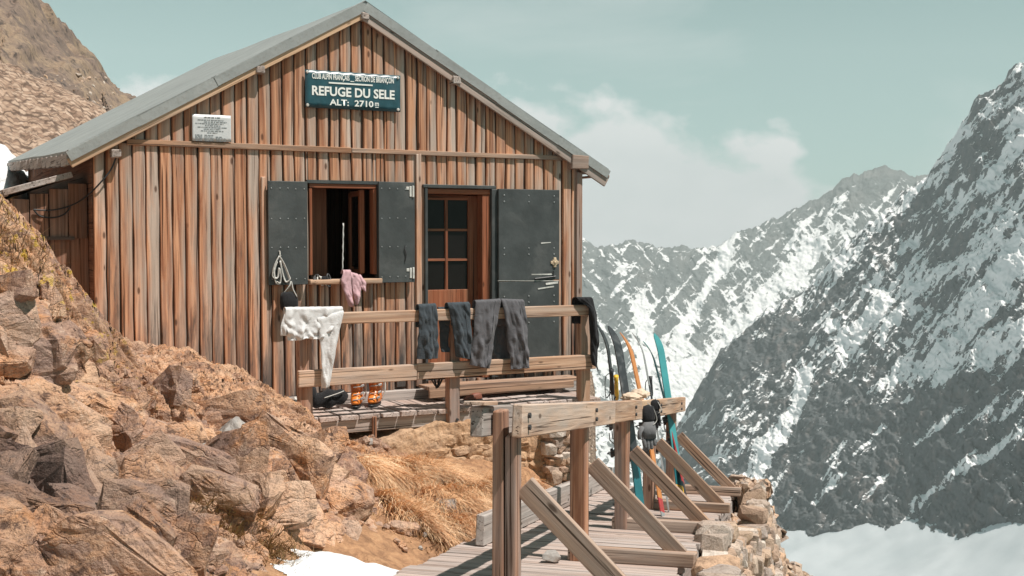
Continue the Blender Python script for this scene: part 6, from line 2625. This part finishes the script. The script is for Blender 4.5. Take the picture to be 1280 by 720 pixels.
gS = 'skis leaning on the boardwalk railing'
ski('black ski with a deep teal tail, leaning innermost by the deck', WYp(803, 656), U(769, 404, 9.85), 0.85, 0.105, [(0.36, 'skideep'), (1.0, 'skiblack')], gS)
ski('second black ski, thinner and just left of the teal tailed one', WYp(781, 645), U(757, 404, 9.8), 1.25, 0.08, [(0.30, 'skiblack'), (1.0, 'skiblack')], gS)
ski('orange ski leaning on the railing beside the tan fleece', WYp(829, 646), U(784, 412, 10.75), 1.12, 0.08, [(0.04, 'skipale'), (0.10, 'skired'), (1.0, 'skiorange')], gS)
ski('narrow pale ski standing edge on behind the orange ski', WYp(836, 640), U(800, 414, 10.95), 1.38, 0.08, [(0.45, 'skipale'), (0.7, 'skiblack'), (1.0, 'skipale')], gS)
ski('bright teal ski with yellow tail at the far end of the railing', WYp(851, 622), U(823, 414, 12.6), 0.75, 0.105, [(0.07, 'skiyellow'), (0.16, 'skideep'), (1.0, 'skiteal')], gS, curl=0.06)
ski('thin teal ski seen edge on beside the bright teal ski', WYp(858, 623), U(812, 424, 12.7), 1.35, 0.09, [(0.10, 'skiblack'), (0.4, 'skired'), (0.55, 'skipale'), (1.0, 'skiteal')], gS)


def pole(label, foot, top, grip_m):
    foot, top = Vector(foot), Vector(top)
    root = empty('ski_pole', foot)
    tag(root, label, 'ski pole', 'ski poles by the railing')
    d = top - foot
    mb = MB()
    mb.tube([Vector((0, 0, 0)), d * 0.5], [0.006, 0.008], 8)
    mb.tube([d * 0.5, d * 0.86], [0.010, 0.010], 8)
    mb.build('shaft', M['skipale'], root, smooth=True)
    mb = MB()
    mb.tube([d * 0.84, d * 0.88, d * 0.96, d], [0.014, 0.018, 0.016, 0.021], 10)
    mb.build('grip', M[grip_m], root, smooth=True)
    mb = MB()
    c = d * 0.07
    mb.loft([[c + Vector((0.045 * math.cos(a * 0.63), 0.045 * math.sin(a * 0.63), z)) for a in range(10)] for z in (-0.004, 0.006)])
    mb.build('basket', M['black'], root)
    mb = MB()
    mb.tube(smooth_pts([d * 0.98, d * 0.95 + Vector((-0.05, -0.02, 0)), d * 0.82 + Vector((-0.055, -0.03, 0)), d * 0.86 + Vector((-0.01, -0.02, 0))], 5), 0.008, 6, sq=0.4)
    mb.build('wrist_strap', M['strap'], root, smooth=True)


pole('ski pole with black grip left of the black skis', WYp(773, 642), U(764, 462, 9.3), 'black')
pole('ski pole with yellow grip tight against the black skis', WYp(777, 640), U(770, 470, 9.4), 'skiyellow')
pole('ski pole with black grip between the orange and teal skis', WYp(822, 628), U(813, 470, 11.2), 'black')

# fleece and gloves over the railing
def lump(name, mat, parent, c, r, seed, n=2):
    bm = bmesh.new()
    bmesh.ops.create_icosphere(bm, subdivisions=4, radius=1)
    from mathutils import noise as mn
    for v in bm.verts:
        k = 1 + 0.28 * mn.noise(v.co * 2.1 + Vector((seed, 0, 0))) + 0.16 * mn.noise(v.co * 5.3 + Vector((0, seed, 0)))
        v.co = Vector((v.co.x * r[0] * k, v.co.y * r[1] * k, v.co.z * r[2] * k)) + Vector(c)
    me = bpy.data.meshes.new(name)
    bm.to_mesh(me)
    bm.free()
    me.polygons.foreach_set('use_smooth', [True] * len(me.polygons))
    return link(name, me, M[mat], parent)


p0 = WP(0.01, 9.62, 0.99)
rt = empty('fleece_band', p0)
tag(rt, 'tan fleece bundle lying on top of the boardwalk railing', 'fleece')
lump('roll', 'fleece', rt, (-0.06, -0.08, 0.02), (0.085, 0.13, 0.035), 3)
lump('roll', 'fleece', rt, (0.02, 0.02, 0.035), (0.07, 0.12, 0.04), 8)


def glove(name, label, p, mat, s, twist):
    root = empty(name, p, twist)
    tag(root, label, 'glove', 'gloves hanging on the boardwalk railing')
    mb = MB()
    mb.loft([ring_e(0, 0, 0.02, 0.045 * s, 0.022 * s, p=0.8), ring_e(0, 0, -0.05 * s, 0.055 * s, 0.03 * s, p=0.8), ring_e(0, -0.005, -0.10 * s, 0.042 * s, 0.024 * s, p=0.8)], tone=0.5)
    mb.build('cuff', M['blackcloth'], root, smooth=True, sub=1)
    mb = MB()
    mb.loft([ring_e(0, -0.005, -0.09 * s, 0.040 * s, 0.022 * s, p=0.8), ring_e(0, -0.01, -0.14 * s, 0.052 * s, 0.024 * s, p=0.8), ring_e(0.002, -0.015, -0.19 * s, 0.050 * s, 0.022 * s, p=0.8)])
    for k, (fx, ln) in enumerate(((-0.036, 0.062), (-0.012, 0.075), (0.013, 0.07), (0.037, 0.052))):
        b = Vector((fx * s, -0.015, -0.18 * s))
        mb.tube([b, b + Vector((0, -0.004, -ln * 0.5 * s)), b + Vector((0, -0.016, -ln * s)), b + Vector((0, -0.022, -ln * 1.08 * s))], [0.013 * s, 0.0135 * s, 0.012 * s, 0.006 * s], 8)
    b = Vector((-0.045 * s, -0.01, -0.12 * s))
    mb.tube([b, b + Vector((-0.025 * s, -0.01, -0.03 * s)), b + Vector((-0.03 * s, -0.015, -0.065 * s)), b + Vector((-0.03 * s, -0.017, -0.072 * s))], [0.015 * s, 0.014 * s, 0.012 * s, 0.006 * s], 8)
    mb.build('hand', M[mat], root, smooth=True)
    mb = MB()
    mb.tube(smooth_pts([(0.0, 0.01, 0.03), (0.03 * s, -0.02, -0.02), (0.05 * s, -0.03, -0.08 * s), (0.02 * s, -0.035, -0.11 * s)], 5), 0.007, 6, sq=0.4)
    mb.build('strap', M['strapwhite'], root, smooth=True)


glove('glove', 'grey glove hanging fingers down from the tan fleece bundle', WP(0.135, 9.30, 0.93), 'glovegrey', 1.3, 0.5)
glove('glove', 'black glove hanging just right of the grey one on the railing', WP(0.135, 9.75, 0.97), 'blackcloth', 0.85, 0.2)
